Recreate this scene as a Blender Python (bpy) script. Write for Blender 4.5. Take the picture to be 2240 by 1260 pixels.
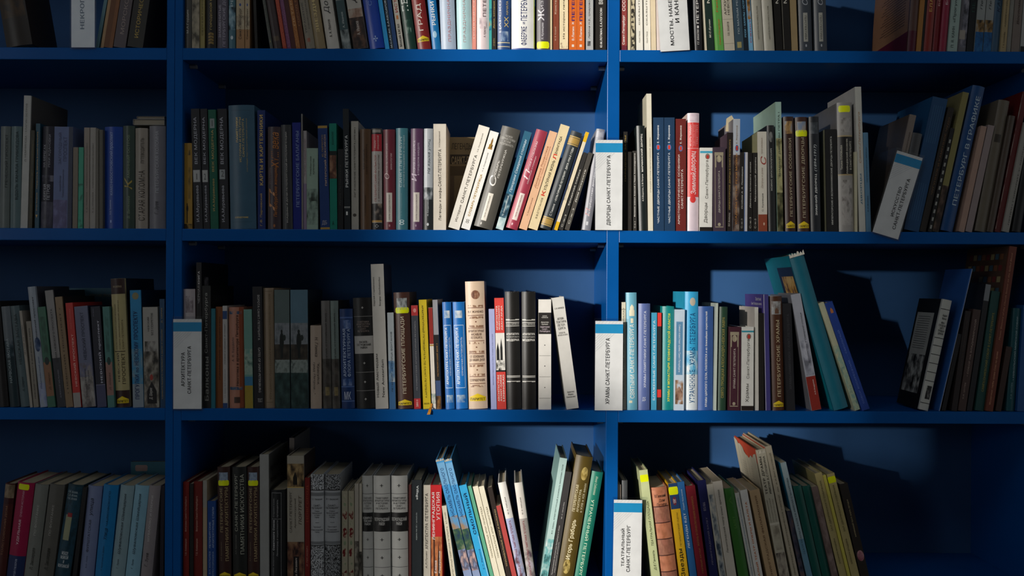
import bpy, math, random, re
from mathutils import Matrix, Vector
from mathutils.geometry import delaunay_2d_cdt
R = random.Random(7)
scn = bpy.context.scene
for o in list(bpy.data.objects): bpy.data.objects.remove(o)
LINK = scn.collection.objects.link

# ------------------------------------------------------------ camera, world, sun
F = 2177.8            # focal length in pixels of the 2240 px wide frame (35 mm lens)
D = 2.1778            # distance from the lens to the front edge of the shelves: 1 px = 1 mm there
EYE = 1.45
ROLL = math.radians(0.25)
cam = bpy.data.cameras.new('camera'); cam.lens = 35; cam.sensor_width = 36; cam.clip_start = .01
co = bpy.data.objects.new('camera', cam); LINK(co); scn.camera = co
co.matrix_world = Matrix.Translation((0, -D, EYE)) @ Matrix.Rotation(math.pi/2, 4, 'X') @ Matrix.Rotation(ROLL, 4, 'Z')
w = bpy.data.worlds.new('world'); scn.world = w; w.use_nodes = True
bg = w.node_tree.nodes['Background']; bg.inputs[0].default_value = (.95, .98, 1, 1); bg.inputs[1].default_value = .27
SUN = Vector((.83, 1, -.17)).normalized()          # the way the light travels
sd = bpy.data.lights.new('sun', 'SUN'); sd.energy = 4.2; sd.angle = math.radians(1.2); sd.color = (1, .95, .88)
so = bpy.data.objects.new('sun', sd); LINK(so)
so.rotation_euler = SUN.to_track_quat('-Z', 'Y').to_euler(); so.location = (-5, -8, 4)
ld = bpy.data.lights.new('panel_light', 'AREA'); ld.shape = 'RECTANGLE'; ld.size = 2.4; ld.size_y = 1.2; ld.energy = 9; ld.color = (.86, .93, 1)  # overhead fill lamp added to lift the shaded spines
lo = bpy.data.objects.new('panel_light', ld); LINK(lo); lo.location = (0, 0, -.012)
wl = bpy.data.lights.new('window_daylight', 'AREA'); wl.shape = 'RECTANGLE'; wl.size = 1.2; wl.size_y = 2.4; wl.energy = 46; wl.color = (.95, .98, 1)   # the sky seen through the tall window
wo = bpy.data.objects.new('window_daylight', wl); LINK(wo); wo.location = (-6.5, -7.7, 2.7)
wo.rotation_euler = (Vector((.1, 0, 1.4))-wo.location).to_track_quat('-Z', 'Y').to_euler()
vs = scn.view_settings
vs.view_transform = 'Standard'; vs.look = 'None'; vs.exposure = 0; vs.gamma = 1; vs.use_curve_mapping = False
scn.cycles.max_bounces = 6; scn.cycles.transparent_max_bounces = 12

# ------------------------------------------------------------ materials
def lin(h):
    h = h.lstrip('#')
    if len(h) == 3: h = ''.join(c*2 for c in h)
    v = [int(h[i:i+2], 16)/255 for i in (0, 2, 4)]
    return tuple(c/12.92 if c <= .04045 else ((c+.055)/1.055)**2.4 for c in v) + (1,)
MC = {}
def nd(nt, typ, **kw):
    n = nt.nodes.new(typ)
    for k, v in kw.items(): setattr(n, k, v)
    return n
def mat(key, rough=.42, kind='paint', spec=.4):
    """a procedural material: '#hex' plain with fine mottling; '*a,b,c' a printed picture of three tones; '^a,b' fine speckle; '=a,b' vine ornament"""
    k = (key, rough, kind)
    if k in MC: return MC[k]
    m = bpy.data.materials.new('material'); m.use_nodes = True; MC[k] = m
    nt = m.node_tree; ln = nt.links.new; bs = nt.nodes['Principled BSDF']
    bs.inputs['Roughness'].default_value = rough; bs.inputs['Specular IOR Level'].default_value = spec
    tc = nd(nt, 'ShaderNodeTexCoord')
    if key[0] in '*^=':
        cs = key[1:].split(',')
        nz = nd(nt, 'ShaderNodeTexNoise'); nz.inputs['Scale'].default_value = {'*': 55, '^': 420, '=': 120}[key[0]]
        nz.inputs['Detail'].default_value = {'*': 7, '^': 2, '=': 1}[key[0]]
        mp = nd(nt, 'ShaderNodeMapping'); mp.inputs['Location'].default_value = (len(MC)*1.37, 0, len(MC)*.71)
        mp.inputs['Scale'].default_value = (1.4, 1, .8)
        ln(tc.outputs['Object'], mp.inputs[0]); ln(mp.outputs[0], nz.inputs[0])
        cr = nd(nt, 'ShaderNodeValToRGB'); ln(nz.outputs[0], cr.inputs[0])
        e = cr.color_ramp.elements
        lo, hi = {'*': (.36, .64), '^': (.47, .53), '=': (.46, .54)}[key[0]]
        e[0].position = lo; e[0].color = lin(cs[0]); e[1].position = hi; e[1].color = lin(cs[-1])
        if len(cs) == 3: x = e.new(.5); x.color = lin(cs[1])
        ln(cr.outputs[0], bs.inputs['Base Color'])
    else:
        c = lin(key)
        nz = nd(nt, 'ShaderNodeTexNoise'); nz.inputs['Scale'].default_value = 38 if kind == 'paint' else 9
        nz.inputs['Detail'].default_value = 6
        ln(tc.outputs['Object'], nz.inputs[0])
        mx = nd(nt, 'ShaderNodeMix', data_type='RGBA')
        mx.inputs[6].default_value = tuple(x*.86 for x in c[:3]) + (1,)
        mx.inputs[7].default_value = tuple(min(1, x*1.12+.003) for x in c[:3]) + (1,)
        ln(nz.outputs[0], mx.inputs[0]); ln(mx.outputs[2], bs.inputs['Base Color'])
        if kind == 'pages':                                    # leaves of paper: fine stripes across the thickness
            wv = nd(nt, 'ShaderNodeTexWave'); wv.inputs['Scale'].default_value = 420; wv.inputs['Distortion'].default_value = 2
            ln(tc.outputs['Object'], wv.inputs[0])
            bp = nd(nt, 'ShaderNodeBump'); bp.inputs['Strength'].default_value = .5; bp.inputs['Distance'].default_value = .0005
            ln(wv.outputs[1], bp.inputs['Height']); ln(bp.outputs[0], bs.inputs['Normal'])
        else:
            n2 = nd(nt, 'ShaderNodeTexNoise'); n2.inputs['Scale'].default_value = 700 if kind == 'paint' else 260
            ln(tc.outputs['Object'], n2.inputs[0])
            bp = nd(nt, 'ShaderNodeBump'); bp.inputs['Strength'].default_value = .12; bp.inputs['Distance'].default_value = .0006
            ln(n2.outputs[0], bp.inputs['Height']); ln(bp.outputs[0], bs.inputs['Normal'])
    return m
def acrylic():
    m = bpy.data.materials.new('clear_acrylic'); m.use_nodes = True; nt = m.node_tree; ln = nt.links.new
    nt.nodes.remove(nt.nodes['Principled BSDF']); out = nt.nodes['Material Output']
    tr = nd(nt, 'ShaderNodeBsdfTransparent'); tr.inputs[0].default_value = (.98, .985, .99, 1)
    gl = nd(nt, 'ShaderNodeBsdfGlossy'); gl.inputs['Roughness'].default_value = .06
    mx = nd(nt, 'ShaderNodeMixShader'); mx.inputs[0].default_value = .035; ln(tr.outputs[0], mx.inputs[1]); ln(gl.outputs[0], mx.inputs[2])
    ln(mx.outputs[0], out.inputs[0]); return m
BLUE = mat('#02529a', .28, 'laminate', .14); BACK = mat('#315684', .5, 'laminate', .1)
PAGES = mat('#c4b698', .8, 'pages'); PAGEG = mat('#a09684', .8, 'pages'); ACR = acrylic(); STEEL = mat('#8a8c90', .3, 'laminate')

# ------------------------------------------------------------ mesh helpers
def obj(name, vs_, fs, m, parent=None, smooth=None, mi=None):
    me = bpy.data.meshes.new(name); me.from_pydata(vs_, [], fs); me.validate()
    for x in (m if isinstance(m, list) else [m]): me.materials.append(x)
    if mi: me.polygons.foreach_set('material_index', mi)
    if smooth is not None:
        me.polygons.foreach_set('use_smooth', [True]*len(me.polygons)); me.set_sharp_from_angle(angle=math.radians(smooth))
    o = bpy.data.objects.new(name, me); LINK(o); o.parent = parent
    return o
def box(a, b):
    (x, y, z), (X, Y, Z) = a, b
    return ([(x,y,z),(X,y,z),(X,Y,z),(x,Y,z),(x,y,Z),(X,y,Z),(X,Y,Z),(x,Y,Z)],
            [(0,3,2,1),(4,5,6,7),(0,1,5,4),(1,2,6,5),(2,3,7,6),(3,0,4,7)])
def bbox(name, a, b, m, parent=None, bev=0):
    o = obj(name, *box(a, b), m, parent)
    if bev:
        md = o.modifiers.new('bevel', 'BEVEL'); md.width = bev; md.segments = 2
    return o
def merge(*parts):
    V, Fs = [], []
    for v, f in parts:
        n = len(V); V += v; Fs += [tuple(i+n for i in q) for q in f]
    return V, Fs
def empty(name, loc, roty=0):
    o = bpy.data.objects.new(name, None); LINK(o); o.location = loc; o.rotation_euler = (0, roty, 0); o.empty_display_size = .02
    return o
def tag(o, label, cat, group=None):
    o['label'] = label; o['category'] = cat
    if group: o['group'] = group
def struct(o): o['kind'] = 'structure'; return o

# pixel of the photograph -> world point on the upright plane s metres behind the shelf fronts
def at(px, py, s=0):
    dx, dy = px-1120, py-630
    c, q = math.cos(ROLL), math.sin(ROLL)
    ux, uy = dx*c+dy*q, -dx*q+dy*c
    k = (D+s)/F
    return ux*k, EYE-uy*k

# ------------------------------------------------------------ the room
WY = -8.0
def zpx(y): return EYE-(y-630)/1000
struct(bbox('floor', (-12, -8.2, -.05), (5, .5, 0), mat('#6a6258', .5, 'laminate')))
struct(bbox('wall_back', (-9, .34, 0), (5, .5, 3.4), mat('#8c8f94', .7, 'laminate')))
wx0, wx1, wz0, wz1 = -.33-6.64, .66-6.64, 1.6, 3.9            # the tall window the sun comes through, in the wall behind the photographer
WM = mat('#a9a7a2', .8, 'laminate')
V = merge(box((-12, WY-.12, 0), (wx0, WY, 4.3)), box((wx1, WY-.12, 0), (5, WY, 4.3)),
          box((wx0, WY-.12, 0), (wx1, WY, wz0)), box((wx0, WY-.12, wz1), (wx1, WY, 4.3)))
struct(obj('wall_front', *V, WM))
V = merge(box((wx0, WY-.09, wz0), (wx0+.02, WY-.03, wz1)), box((wx1-.02, WY-.09, wz0), (wx1, WY-.03, wz1)),
          box((wx0, WY-.09, wz0), (wx1, WY-.03, wz0+.02)), box((wx0, WY-.09, wz1-.02), (wx1, WY-.03, wz1)))
struct(obj('window_1', *V, mat('#d8d8d4', .5, 'laminate')))
cl = empty('ceiling_light', (-.45, -1.9, 3.3)); tag(cl, 'unseen flat rectangular fill light added in front of the bookcases', 'fill light')  # unseen housing added around the overhead fill
lo.parent = cl
V = merge(box((-1.24, -.64, 0), (1.24, .64, .03)), box((-1.24, -.64, -.02), (-1.21, .64, 0)), box((1.21, -.64, -.02), (1.24, .64, 0)), box((-1.21, -.64, -.02), (1.21, -.61, 0)), box((-1.21, .61, -.02), (1.21, .64, 0)))
obj('frame', *V, mat('#d8d8d8', .4, 'laminate'), cl)
for x in (-.9, .9): bbox('hanger', (x-.006, -.006, .03), (x+.006, .006, .7), mat('#d0d0d0', .4, 'laminate'), cl)
struct(bbox('ceiling', (-12, -8.2, 4.0), (5, .5, 4.1), mat('#c8c8c4', .8, 'laminate')))
SHEER = bpy.data.materials.new('sheer_cloth'); SHEER.use_nodes = True; nt = SHEER.node_tree; nt.nodes.remove(nt.nodes['Principled BSDF'])
t1 = nd(nt, 'ShaderNodeBsdfTransparent'); t2 = nd(nt, 'ShaderNodeBsdfTranslucent'); t2.inputs[0].default_value = (.7, .7, .7, 1); t3 = nd(nt, 'ShaderNodeMixShader'); t3.inputs[0].default_value = .87
nt.links.new(t1.outputs[0], t3.inputs[1]); nt.links.new(t2.outputs[0], t3.inputs[2]); nt.links.new(t3.outputs[0], nt.nodes['Material Output'].inputs[0])
for i, (xa, xb) in enumerate(((wx0-.05, -.125-6.64), (.53-6.64, wx1+.05))):  # sheer screens added, unseen, to soften the side edges of the sunbeam
    cu = empty('curtain', ((xa+xb)/2, WY+.12, 1.3)); tag(cu, ('unseen sheer screen added to soften the sunbeam, wider of two', 'unseen sheer screen added to soften the sunbeam, narrower of two')[i], 'curtain')
    n = 40; hw = (xb-xa)/2; V = [(-hw+2*hw*j/n, .018*math.sin(j*.9), z) for j in range(n+1) for z in (0, 2.66)]
    obj('cloth', V, [(2*j, 2*j+2, 2*j+3, 2*j+1) for j in range(n)], SHEER, cu, 60)
    bbox('rod', (-hw-.05, -.012, 2.66), (hw+.05, .012, 2.684), STEEL, cu, .003)
# unseen block added in the sunbeam to shade the foot of the last bay
cb = empty('cupboard', (-2.78, -4.5, 0)); tag(cb, 'tall dark wooden block added unseen to shade the last bay', 'cupboard')
bbox('body', (-.44, -.2, 0), (.44, .2, 1.79), mat('#4a3526', .5, 'laminate'), cb, .004)
for i in (0, 1):
    dr = bbox('door', (-.43+i*.435, .2, .08), (-.005+i*.435, .22, 1.75), mat('#553d2b', .45, 'laminate'), cb, .003)
    bbox('handle', (-.04+i*.06, .22, .8), (-.02+i*.06, .24, .95), STEEL, dr, .002)

# unseen hanging blocker added to dim a patch around the third shelf's sign
pd = empty('pendant_lamp', (-4.87, -6, 2.15)); tag(pd, 'shallow white blocker added on a cord, unseen, to dim the sunbeam', 'light blocker')
n = 24; prof = [(.165, 0), (.16, .012), (.10, .07), (.03, .10), (.025, .14)]
V = [(r*math.cos(i*math.tau/n), r*math.sin(i*math.tau/n), z) for r, z in prof for i in range(n)]+[(r*.97*math.cos(i*math.tau/n), r*.97*math.sin(i*math.tau/n), z+.001) for r, z in prof[:4] for i in range(n)]
Fs = [(k*n+i, k*n+(i+1) % n, (k+1)*n+(i+1) % n, (k+1)*n+i) for k in range(len(prof)-1) for i in range(n)]
m_ = len(prof)*n; Fs += [(m_+k*n+(i+1) % n, m_+k*n+i, m_+(k+1)*n+i, m_+(k+1)*n+(i+1) % n) for k in range(3) for i in range(n)]+[(i, m_+i, m_+(i+1) % n, (i+1) % n) for i in range(n)]
obj('lamp_shade', V, Fs, mat('#d8d6d0', .5, 'laminate'), pd, 30)
bbox('cord', (-.003, -.003, .13), (.003, .003, 1.84), mat('#202020', .5, 'laminate'), pd)

# ------------------------------------------------------------ the bookcases
SH = [-287, 108, 503.5, 896.5, 1291, 1686]             # top edge of each shelf board at the middle of the picture
THK = .0265; DEEP = .325
SHZ = [zpx(y) for y in SH]
TOP = SHZ[0]+.40
def bay(root, x0, x1):
    for z in SHZ:
        sh = bbox('shelf', (x0, 0, z-THK), (x1, DEEP, z), BLUE, root, .0012)
        for sx in (x0+.004, x1-.004):
            for y in (.05, .27):
                n = 10; r = .0075; sg = 1 if sx < (x0+x1)/2 else -1
                vv = [(sx+sg*d, y+r*math.cos(a*math.tau/n), z-THK-.004+r*.6*math.sin(a*math.tau/n)) for d in (-.003, .011) for a in range(n)]
                ff = [(a, (a+1)%n, n+(a+1)%n, n+a) for a in range(n)]+[tuple(range(n)), tuple(range(2*n-1, n-1, -1))]
                obj('shelf_pin', vv, ff, STEEL, sh, 40)
    bbox('back_panel', (x0, DEEP, .0), (x1, DEEP+.006, TOP), BACK, root)
    bbox('plinth', (x0, .02, 0), (x1, .04, .08), BLUE, root, .001)
    bbox('top_panel', (x0, 0, TOP), (x1, DEEP, TOP+.02), BLUE, root, .001)
XL0, XL1 = -1.700, -.7575                             # first bay between its uprights
XM0, XM1 = -.7225, .2065                              # middle bay
XR0, XR1 = .2335, 1.156                               # last bay
b1 = empty('bookcase', (0, 0, 0)); tag(b1, 'blue laminate bookcase in deep shade, its end bay beside the double upright', 'bookcase')
bay(b1, XL0, XL1)
bbox('side_panel', (XL1, 0, 0), (XL1+.0172, DEEP+.006, TOP+.02), BLUE, b1, .0012)
bbox('side_panel', (XL0-.0172, 0, 0), (XL0, DEEP+.006, TOP+.02), BLUE, b1, .0012)
b2 = empty('bookcase', (0, 0, 0)); tag(b2, 'blue laminate bookcase of two bays with a sunlit upright between them', 'bookcase')
bay(b2, XM0, XM1); bay(b2, XR0, XR1)
bbox('side_panel', (XM0-.0172, 0, 0), (XM0, DEEP+.006, TOP+.02), BLUE, b2, .0012)
bbox('side_panel', (XM1, 0, 0), (XR0, DEEP+.006, TOP+.02), BLUE, b2, .0012)
bbox('side_panel', (XR1, 0, 0), (XR1+.0172, DEEP+.006, TOP+.02), BLUE, b2, .0012)

# ------------------------------------------------------------ lettering: all strings are set first, meshed in one go, then wrapped on the spines
TEXTJOBS = []          # (string, flags, place-function, colour, parent, name)
def letter(s, flags, fn, col, parent, name): TEXTJOBS.append((s, flags, fn, col, parent, name))
def winding(px, py, loops):
    w_ = 0
    for L in loops:
        for (ax, ay), (bx, by) in zip(L, L[1:]+L[:1]):
            if ay <= py:
                if by > py and (bx-ax)*(py-ay)-(px-ax)*(by-ay) > 0: w_ += 1
            elif by <= py and (bx-ax)*(py-ay)-(px-ax)*(by-ay) < 0: w_ -= 1
    return w_
def glyph_table(chars):
    """each letter's outline from the built-in font, filled by winding number; and its advance"""
    def new(body):
        c = bpy.data.curves.new('t', 'FONT'); c.body = body; c.resolution_u = 2; c.fill_mode = 'NONE'
        o = bpy.data.objects.new('t', c); LINK(o); return o
    obs = {ch: (new(ch), new('H'+ch+'H')) for ch in chars if ch != ' '}; hh = new('HH'); sp = new('H H')
    bpy.context.view_layer.update(); dg = bpy.context.evaluated_depsgraph_get()
    def ext(o):
        me = o.evaluated_get(dg).to_mesh(); xs = [v.co.x for v in me.vertices]; return max(xs)-min(xs)
    h0 = ext(hh); tab = {' ': (([], []), ([], []), ext(sp)-h0)}
    for ch, (o, q) in obs.items():
        me = o.evaluated_get(dg).to_mesh(); P = [tuple(v.co[:2]) for v in me.vertices]; nxt = {}
        for e in me.edges: nxt[e.vertices[0]] = e.vertices[1]
        prev = {v: k for k, v in nxt.items()}
        adj = {}
        for e in me.edges: adj.setdefault(e.vertices[0], []).append(e.vertices[1]); adj.setdefault(e.vertices[1], []).append(e.vertices[0])
        seen, loops = set(), []
        for i in range(len(P)):                       # vertices of a contour are stored in the order of its stroke
            if i in seen: continue
            comp, st = {i}, [i]
            while st:
                k = st.pop()
                for j in adj.get(k, ()):
                    if j not in comp: comp.add(j); st.append(j)
            seen |= comp; loops.append(sorted(comp))
        LP = [[P[i] for i in L] for L in loops]
        var = []
        for shifts in (((-.006, 0), (.006, 0)), ((-.024, 0), (.024, .008), (0, -.008))):     # plain and heavy: the union of shifted outlines
            LS = [[(x+d, y+e) for x, y in L] for d, e in shifts for L in LP]
            pts, edges = [], []
            for L in LS:
                n = len(pts); pts += [Vector(p) for p in L]; edges += [(n+i, n+(i+1) % len(L)) for i in range(len(L))]
            V, _, Fs, *_ = delaunay_2d_cdt(pts, edges, [], 0, 1e-6)
            keep = []
            for f in Fs:
                cx = sum(V[i][0] for i in f)/len(f); cy = sum(V[i][1] for i in f)/len(f)
                if winding(cx, cy, LS): keep.append(tuple(f))
            used = sorted({i for f in keep for i in f}); mp_ = {v: i for i, v in enumerate(used)}
            var.append(([(V[i][0], V[i][1]) for i in used], [tuple(mp_[i] for i in f) for f in keep]))
        tab[ch] = (var[0], var[1], ext(q)-h0)
    for o, q in list(obs.values())+[(hh, sp)]:
        for x in (o, q):
            c = x.data; bpy.data.objects.remove(x); bpy.data.curves.remove(c)
    return tab
def set_all_text():
    tab = glyph_table(sorted({ch for j in TEXTJOBS for ch in j[0] if ch != '\n'}))
    geo = {}
    for s, fl, *_ in TEXTJOBS:
        k = (s, 'b' in fl)
        if k in geo: continue
        P, Fs = [], []
        lines = s.split('\n'); track = .04 if k[1] else .01
        for li, ln_ in enumerate(lines):
            wd = sum(tab[ch][2]+track for ch in ln_); x = -wd/2 if len(lines) > 1 else 0
            for ch in ln_:
                gv, gf = tab[ch][k[1]]
                n = len(P); P += [(x+vx, vy-li*.98) for vx, vy in gv]; Fs += [tuple(i+n for i in f) for f in gf]
                x += tab[ch][2]+track
        x0, x1 = min(p[0] for p in P), max(p[0] for p in P); y0, y1 = min(p[1] for p in P), max(p[1] for p in P)
        geo[k] = ([((p[0]-x0)/(x1-x0), (p[1]-y0)/max(1e-6, y1-y0), (x1-x0)/max(1e-6, y1-y0)) for p in P], Fs)
    for s, fl, fn, col, par, name in TEXTJOBS:
        P, Fs = geo[(s, 'b' in fl)]
        obj(name, [fn((a*asp+h*.22)/(asp+.22) if 'i' in fl else a, h) for a, h, asp in P], Fs, mat(col, .35), par)

# ------------------------------------------------------------ books
SHELF = ['top shelf', 'second shelf', 'third shelf', 'bottom shelf']
BAYN = ['first bay', 'middle bay', 'last bay']
BAYX = [(XL0, XL1), (XM0, XM1), (XR0, XR1)]
BOOKS = []; CUR = [0, 0]
def row(r, bayi): CUR[:] = [r, bayi]
def b(x0, x1, yt, dx, col, label, t=(), p=(), k='h', side=None, w=None, s=None, layer=0, pages=None):
    r, by = CUR; z = SHZ[r+1]
    if k == 'p' and x1-x0 <= 13 and 'booklet' not in label and 'board' not in label: label = re.sub(r'\bbook\b', 'booklet', label, count=1)      # thin paper bound ones
    if s is None: s = R.uniform(.005, .012)
    yb = SH[r+1]
    X0, _ = at(x0, yb, s); X1, _ = at(x1, yb, s); Xt, Zt = at(x0+dx, yt, s)
    a = math.atan2(Xt-X0, Zt-z)
    T = (X1-X0)*(1 if abs(a) < .1 else .985)-.0004
    L = math.hypot(Xt-X0, Zt-z)-(T*math.sin(a)*.5 if a > 0 else 0)
    if w is None: w = min(.21, max(.115, L*R.uniform(.62, .7)))
    BOOKS.append(dict(r=r, by=by, X0=X0, X1=X1, a=a, T=T, L=L, w=w, s=s, z=z, col=col, label=label, t=t, p=p, k=k, side=side, layer=layer, pages=pages))
def quad(B):
    a, T, L = B['a'], B['T'], B['L']; ux, uz = math.sin(a), math.cos(a)
    if a > 0: px, o = B['X1'], -T
    else: px, o = B['X0'], 0
    def pt(l, h): return (px+l*uz+h*ux, B['z']-l*ux+h*uz)
    return [pt(o, 0), pt(o+T, 0), pt(o+T, L), pt(o, L)]
def penetration(A, Bq):
    best = 9
    for P in (A, Bq):
        for i in (0, 1):
            ex, ez = P[i+1][0]-P[i][0], P[i+1][1]-P[i][1]; n = math.hypot(ex, ez); ax, az = ex/n, ez/n
            pa = [x*ax+z*az for x, z in A]; pb = [x*ax+z*az for x, z in Bq]
            d = min(max(pa), max(pb))-max(min(pa), min(pb))
            if d <= 0: return 0
            best = min(best, d)
    return best
def shrink(B, d):
    d = min(d, B['T']*.35)
    B['T'] -= d
    if B['a'] > 0: B['X1'] -= d/2
    else: B['X0'] += d/2
def settle():
    for it in range(4):
        for r in range(4):
            for by in range(3):
                g = sorted([B for B in BOOKS if B['r'] == r and B['by'] == by and B['layer'] == 0], key=lambda B: B['X0'])
                lo, hi = BAYX[by]
                for B in g:
                    q = quad(B); m0 = min(x for x, _ in q); m1 = max(x for x, _ in q)
                    if m0 < lo+.0006: B['X0'] += lo+.0006-m0; B['X1'] += lo+.0006-m0
                    if m1 > hi-.0006: B['X0'] -= m1-hi+.0006; B['X1'] -= m1-hi+.0006
                for i, A in enumerate(g):
                    for C in g[i+1:i+4]:
                        d = penetration(quad(A), quad(C))
                        if d > 0:
                            e = d+.0003
                            A_, C_ = (A, C)
                            sa = e*A['T']/(A['T']+C['T'])
                            A['X0'] -= 0; shrink_side(A, sa, 1); shrink_side(C, e-sa, 0)
def shrink_side(B, d, right):
    d = min(d, B['T']*.3); B['T'] -= d
    if right:
        if B['a'] > 0: B['X1'] -= d/math.cos(B['a'])
    else:
        if B['a'] <= 0: B['X0'] += d/math.cos(B['a'])
def spine_y(B, u):
    return B['bulge']*(2*u-1)**2
def strip(B, u0, u1, v0, v1, shape=''):
    """a printed patch that follows the spine"""
    n = 14 if B['bulge'] > 0 or shape else 2; V, Fs = [], []
    for i in range(n+1):
        f = i/n; u = u0+(u1-u0)*f; lo, hi = v0, v1
        if shape == 'roof': hi = v0+(v1-v0)*(.55+.45*(1-abs(2*f-1)))
        if shape == 'notch' and i in (0, n): lo += (v1-v0)*.22; hi -= (v1-v0)*.22
        if shape == 'oval': m = (v0+v1)/2; q = (v1-v0)/2*math.sqrt(max(.02, 1-(2*f-1)**2)); lo, hi = m-q, m+q
        x = B['ox']+u*B['T']; y = spine_y(B, u)-.00014
        V += [(x, y, lo*B['L']), (x, y, hi*B['L'])]
    for i in range(n): Fs.append((2*i, 2*i+2, 2*i+3, 2*i+1))
    return V, Fs
def build(B):
    T, L, w, k = B['T'], B['L'], B['w'], B['k']
    a = B['a']; px = B['X1'] if a > 0 else B['X0']
    kd = 'booklet' if 'booklet' in B['label'] else 'book'
    root = empty(kd, (px, B['s'], B['z']), a)
    tag(root, B['label']+', '+SHELF[B['r']]+', '+BAYN[B['by']], kd, kd+'s on the '+SHELF[B['r']]+' of the '+BAYN[B['by']])
    ox = -T if a > 0 else 0; B['ox'] = ox
    hard = k in 'hf'
    bt = min(.0024, T*.16) if hard else min(.0007, T*.12)
    bu = B['bulge'] = min(.006, T*.16) if k == 'h' else 0
    n = 8 if k == 'h' else 1
    yb = bu+(.003 if k == 'h' else 0)
    outer = [(0, w), (0, yb+.004)]
    if k == 'h': outer += [(T*.02, yb+.001)]
    outer += [(T*i/n, bu*(2*i/n-1)**2) for i in range(n+1)]
    if k == 'h': outer += [(T*.98, yb+.001)]
    outer += [(T, yb+.004), (T, w)]
    N = len(outer); half = T/2
    inner = []
    for i, (x, y) in enumerate(outer):
        fx = x+bt if x < half-1e-6 else (x-bt if x > half+1e-6 else x)
        iy = y if i in (0, 1, N-2, N-1) else y+bt
        inner.append((fx, iy))
    V = [(ox+x, y, z) for z in (0, L) for x, y in outer]+[(ox+x, y, z) for z in (0, L) for x, y in inner]
    Fs, mi = [], []
    for i in range(N-1):
        sd_ = 1 if (B['side'] and (i < 1 or i >= N-2)) else 0
        Fs += [(i, i+1, N+i+1, N+i), (2*N+i+1, 2*N+i, 3*N+i, 3*N+i+1), (N+i, N+i+1, 3*N+i+1, 3*N+i), (i+1, i, 2*N+i, 2*N+i+1)]
        mi += [sd_, sd_, 0, 0]
    Fs += [(0, N, 3*N, 2*N), (N-1, 3*N-1, 4*N-1, 2*N-1)]; mi += [0, 0]
    rough = .38 if hard else .45
    obj('cover', V, Fs, [mat(B['col'], rough), mat(B['side'] or B['col'], rough)], root, 35, mi)
    e = .003 if hard else .0006
    pg = box((ox+bt*1.02, bu+bt+.0008, e), (ox+T-bt*1.02, w-e, L-e))
    obj('page_block', *pg, PAGEG if B['pages'] == 'g' else PAGES, root)
    for q in B['p']:
        u0, u1, v0, v1, mk = q[:5]; sh = q[5] if len(q) > 5 else ''
        nm = 'price_sticker' if mk == STK else 'spine_picture' if mk[0] in '*=^' else 'emblem' if sh in ('roof', 'oval') else 'spine_band' if u1-u0 > .9 else 'spine_label'
        if mk == STK: sh = 'notch'
        lay = B['p'].index(q)*.00001
        v_, f_ = strip(B, max(.004, u0), min(.996, u1), max(.001, v0), min(.999, v1), sh)
        obj(nm, [(x, y-lay, z) for x, y, z in v_], f_, mat(mk, .4), root, 60)
    for (s_, c_, u0, u1, v0, v1, *fl) in B['t']:
        fl = fl[0] if fl else ''
        def fn(a_, h_, u0=u0, u1=u1, v0=v0, v1=v1, fl=fl):
            if 'h' in fl: u, v = u0+a_*(u1-u0), v0+h_*(v1-v0)
            elif 'd' in fl: u, v = u0+h_*(u1-u0), v1-a_*(v1-v0)
            else: u, v = u1-h_*(u1-u0), v0+a_*(v1-v0)
            return (B['ox']+u*B['T'], spine_y(B, u)-.0006, v*B['L'])
        letter(s_, fl, fn, c_, root, 'spine_lettering')
    B['root'] = root
    return root
STK = '#e8f000'
def PAR(v=.02, h=.07):           # the yellow roof-shaped publisher's mark at the foot of a spine
    return [(.08, .92, v, v+h, '#e8c81e', 'roof')]
def PART(v=.02, h=.07): return [('ПАРИТЕТ', '#2a2210', .12, .88, v+.006, v+h*.45, 'hb')]
def LBL(c='#d8cfc4', u0=.26, u1=.74, v0=.08, v1=.37): return (u0, u1, v0, v1, c)
# ---- top shelf
T1 = -105
row(0, 0)
b(12, 70, T1, -36, '#2a221c', 'wide black leaning book with faint brown pattern', p=[(.05, .95, .3, .95, '*#2a221c,#3c2c1c,#4a3620')])
b(208, 217, T1, 38, '#5d8088', 'thin teal leaning booklet beside the pale sign', k='p')
b(218, 226, T1, 34, '#b08c64', 'thin tan leaning book with a frayed spine', k='p')
b(226, 246, T1, 33, '#6a4022', 'brown leaning book with a rust coloured edge', p=[(.6, 1, 0, 1, '#80502c')], k='f')
b(247, 274, T1, 32, '#5a5054', 'grey leather leaning book with a faded title МОРСКОЙ', t=[('МОРСКОЙ МИР', '#9a8a84', .3, .7, .14, .8)], k='f')
b(277, 312, T1, 31, '#2c2a26', 'thick black leaning book lettered in gold, last before the upright', t=[('ИСТОРИЧЕСКИЙ ОЧЕРК', '#b89c50', .3, .62, .1, .9)], k='f')
row(0, 1)
b(398, 417, T1, 0, '#4c4a44', 'dark olive book beside the double upright', t=[('М.А.Гордин', '#c4c0b4', .25, .6, .16, .4)])
b(418, 437, T1, 0, '#857c6a', 'book with a grey and brown drawing of figures on its spine', p=[(0, 1, 0, 1, '*#4a443a,#8c8470,#a89c84')], k='f')
b(437, 448, T1, 0, '#9a8c54', 'narrow olive yellow book', t=[('СЕРГЕЙ ГОРНЫЙ • САНКТ', '#5a5030', .3, .7, .14, .8)], k='f')
b(449, 472, T1, 0, '#1f1c18', 'black book with a gold ear of wheat ornament', t=[('ГОРОДСКОЙ МЕСЯЦЕСЛОВ', '#d0b470', .42, .68, .2, .8), ('»»»»', '#b89850', .3, .8, .05, .17)])
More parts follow.
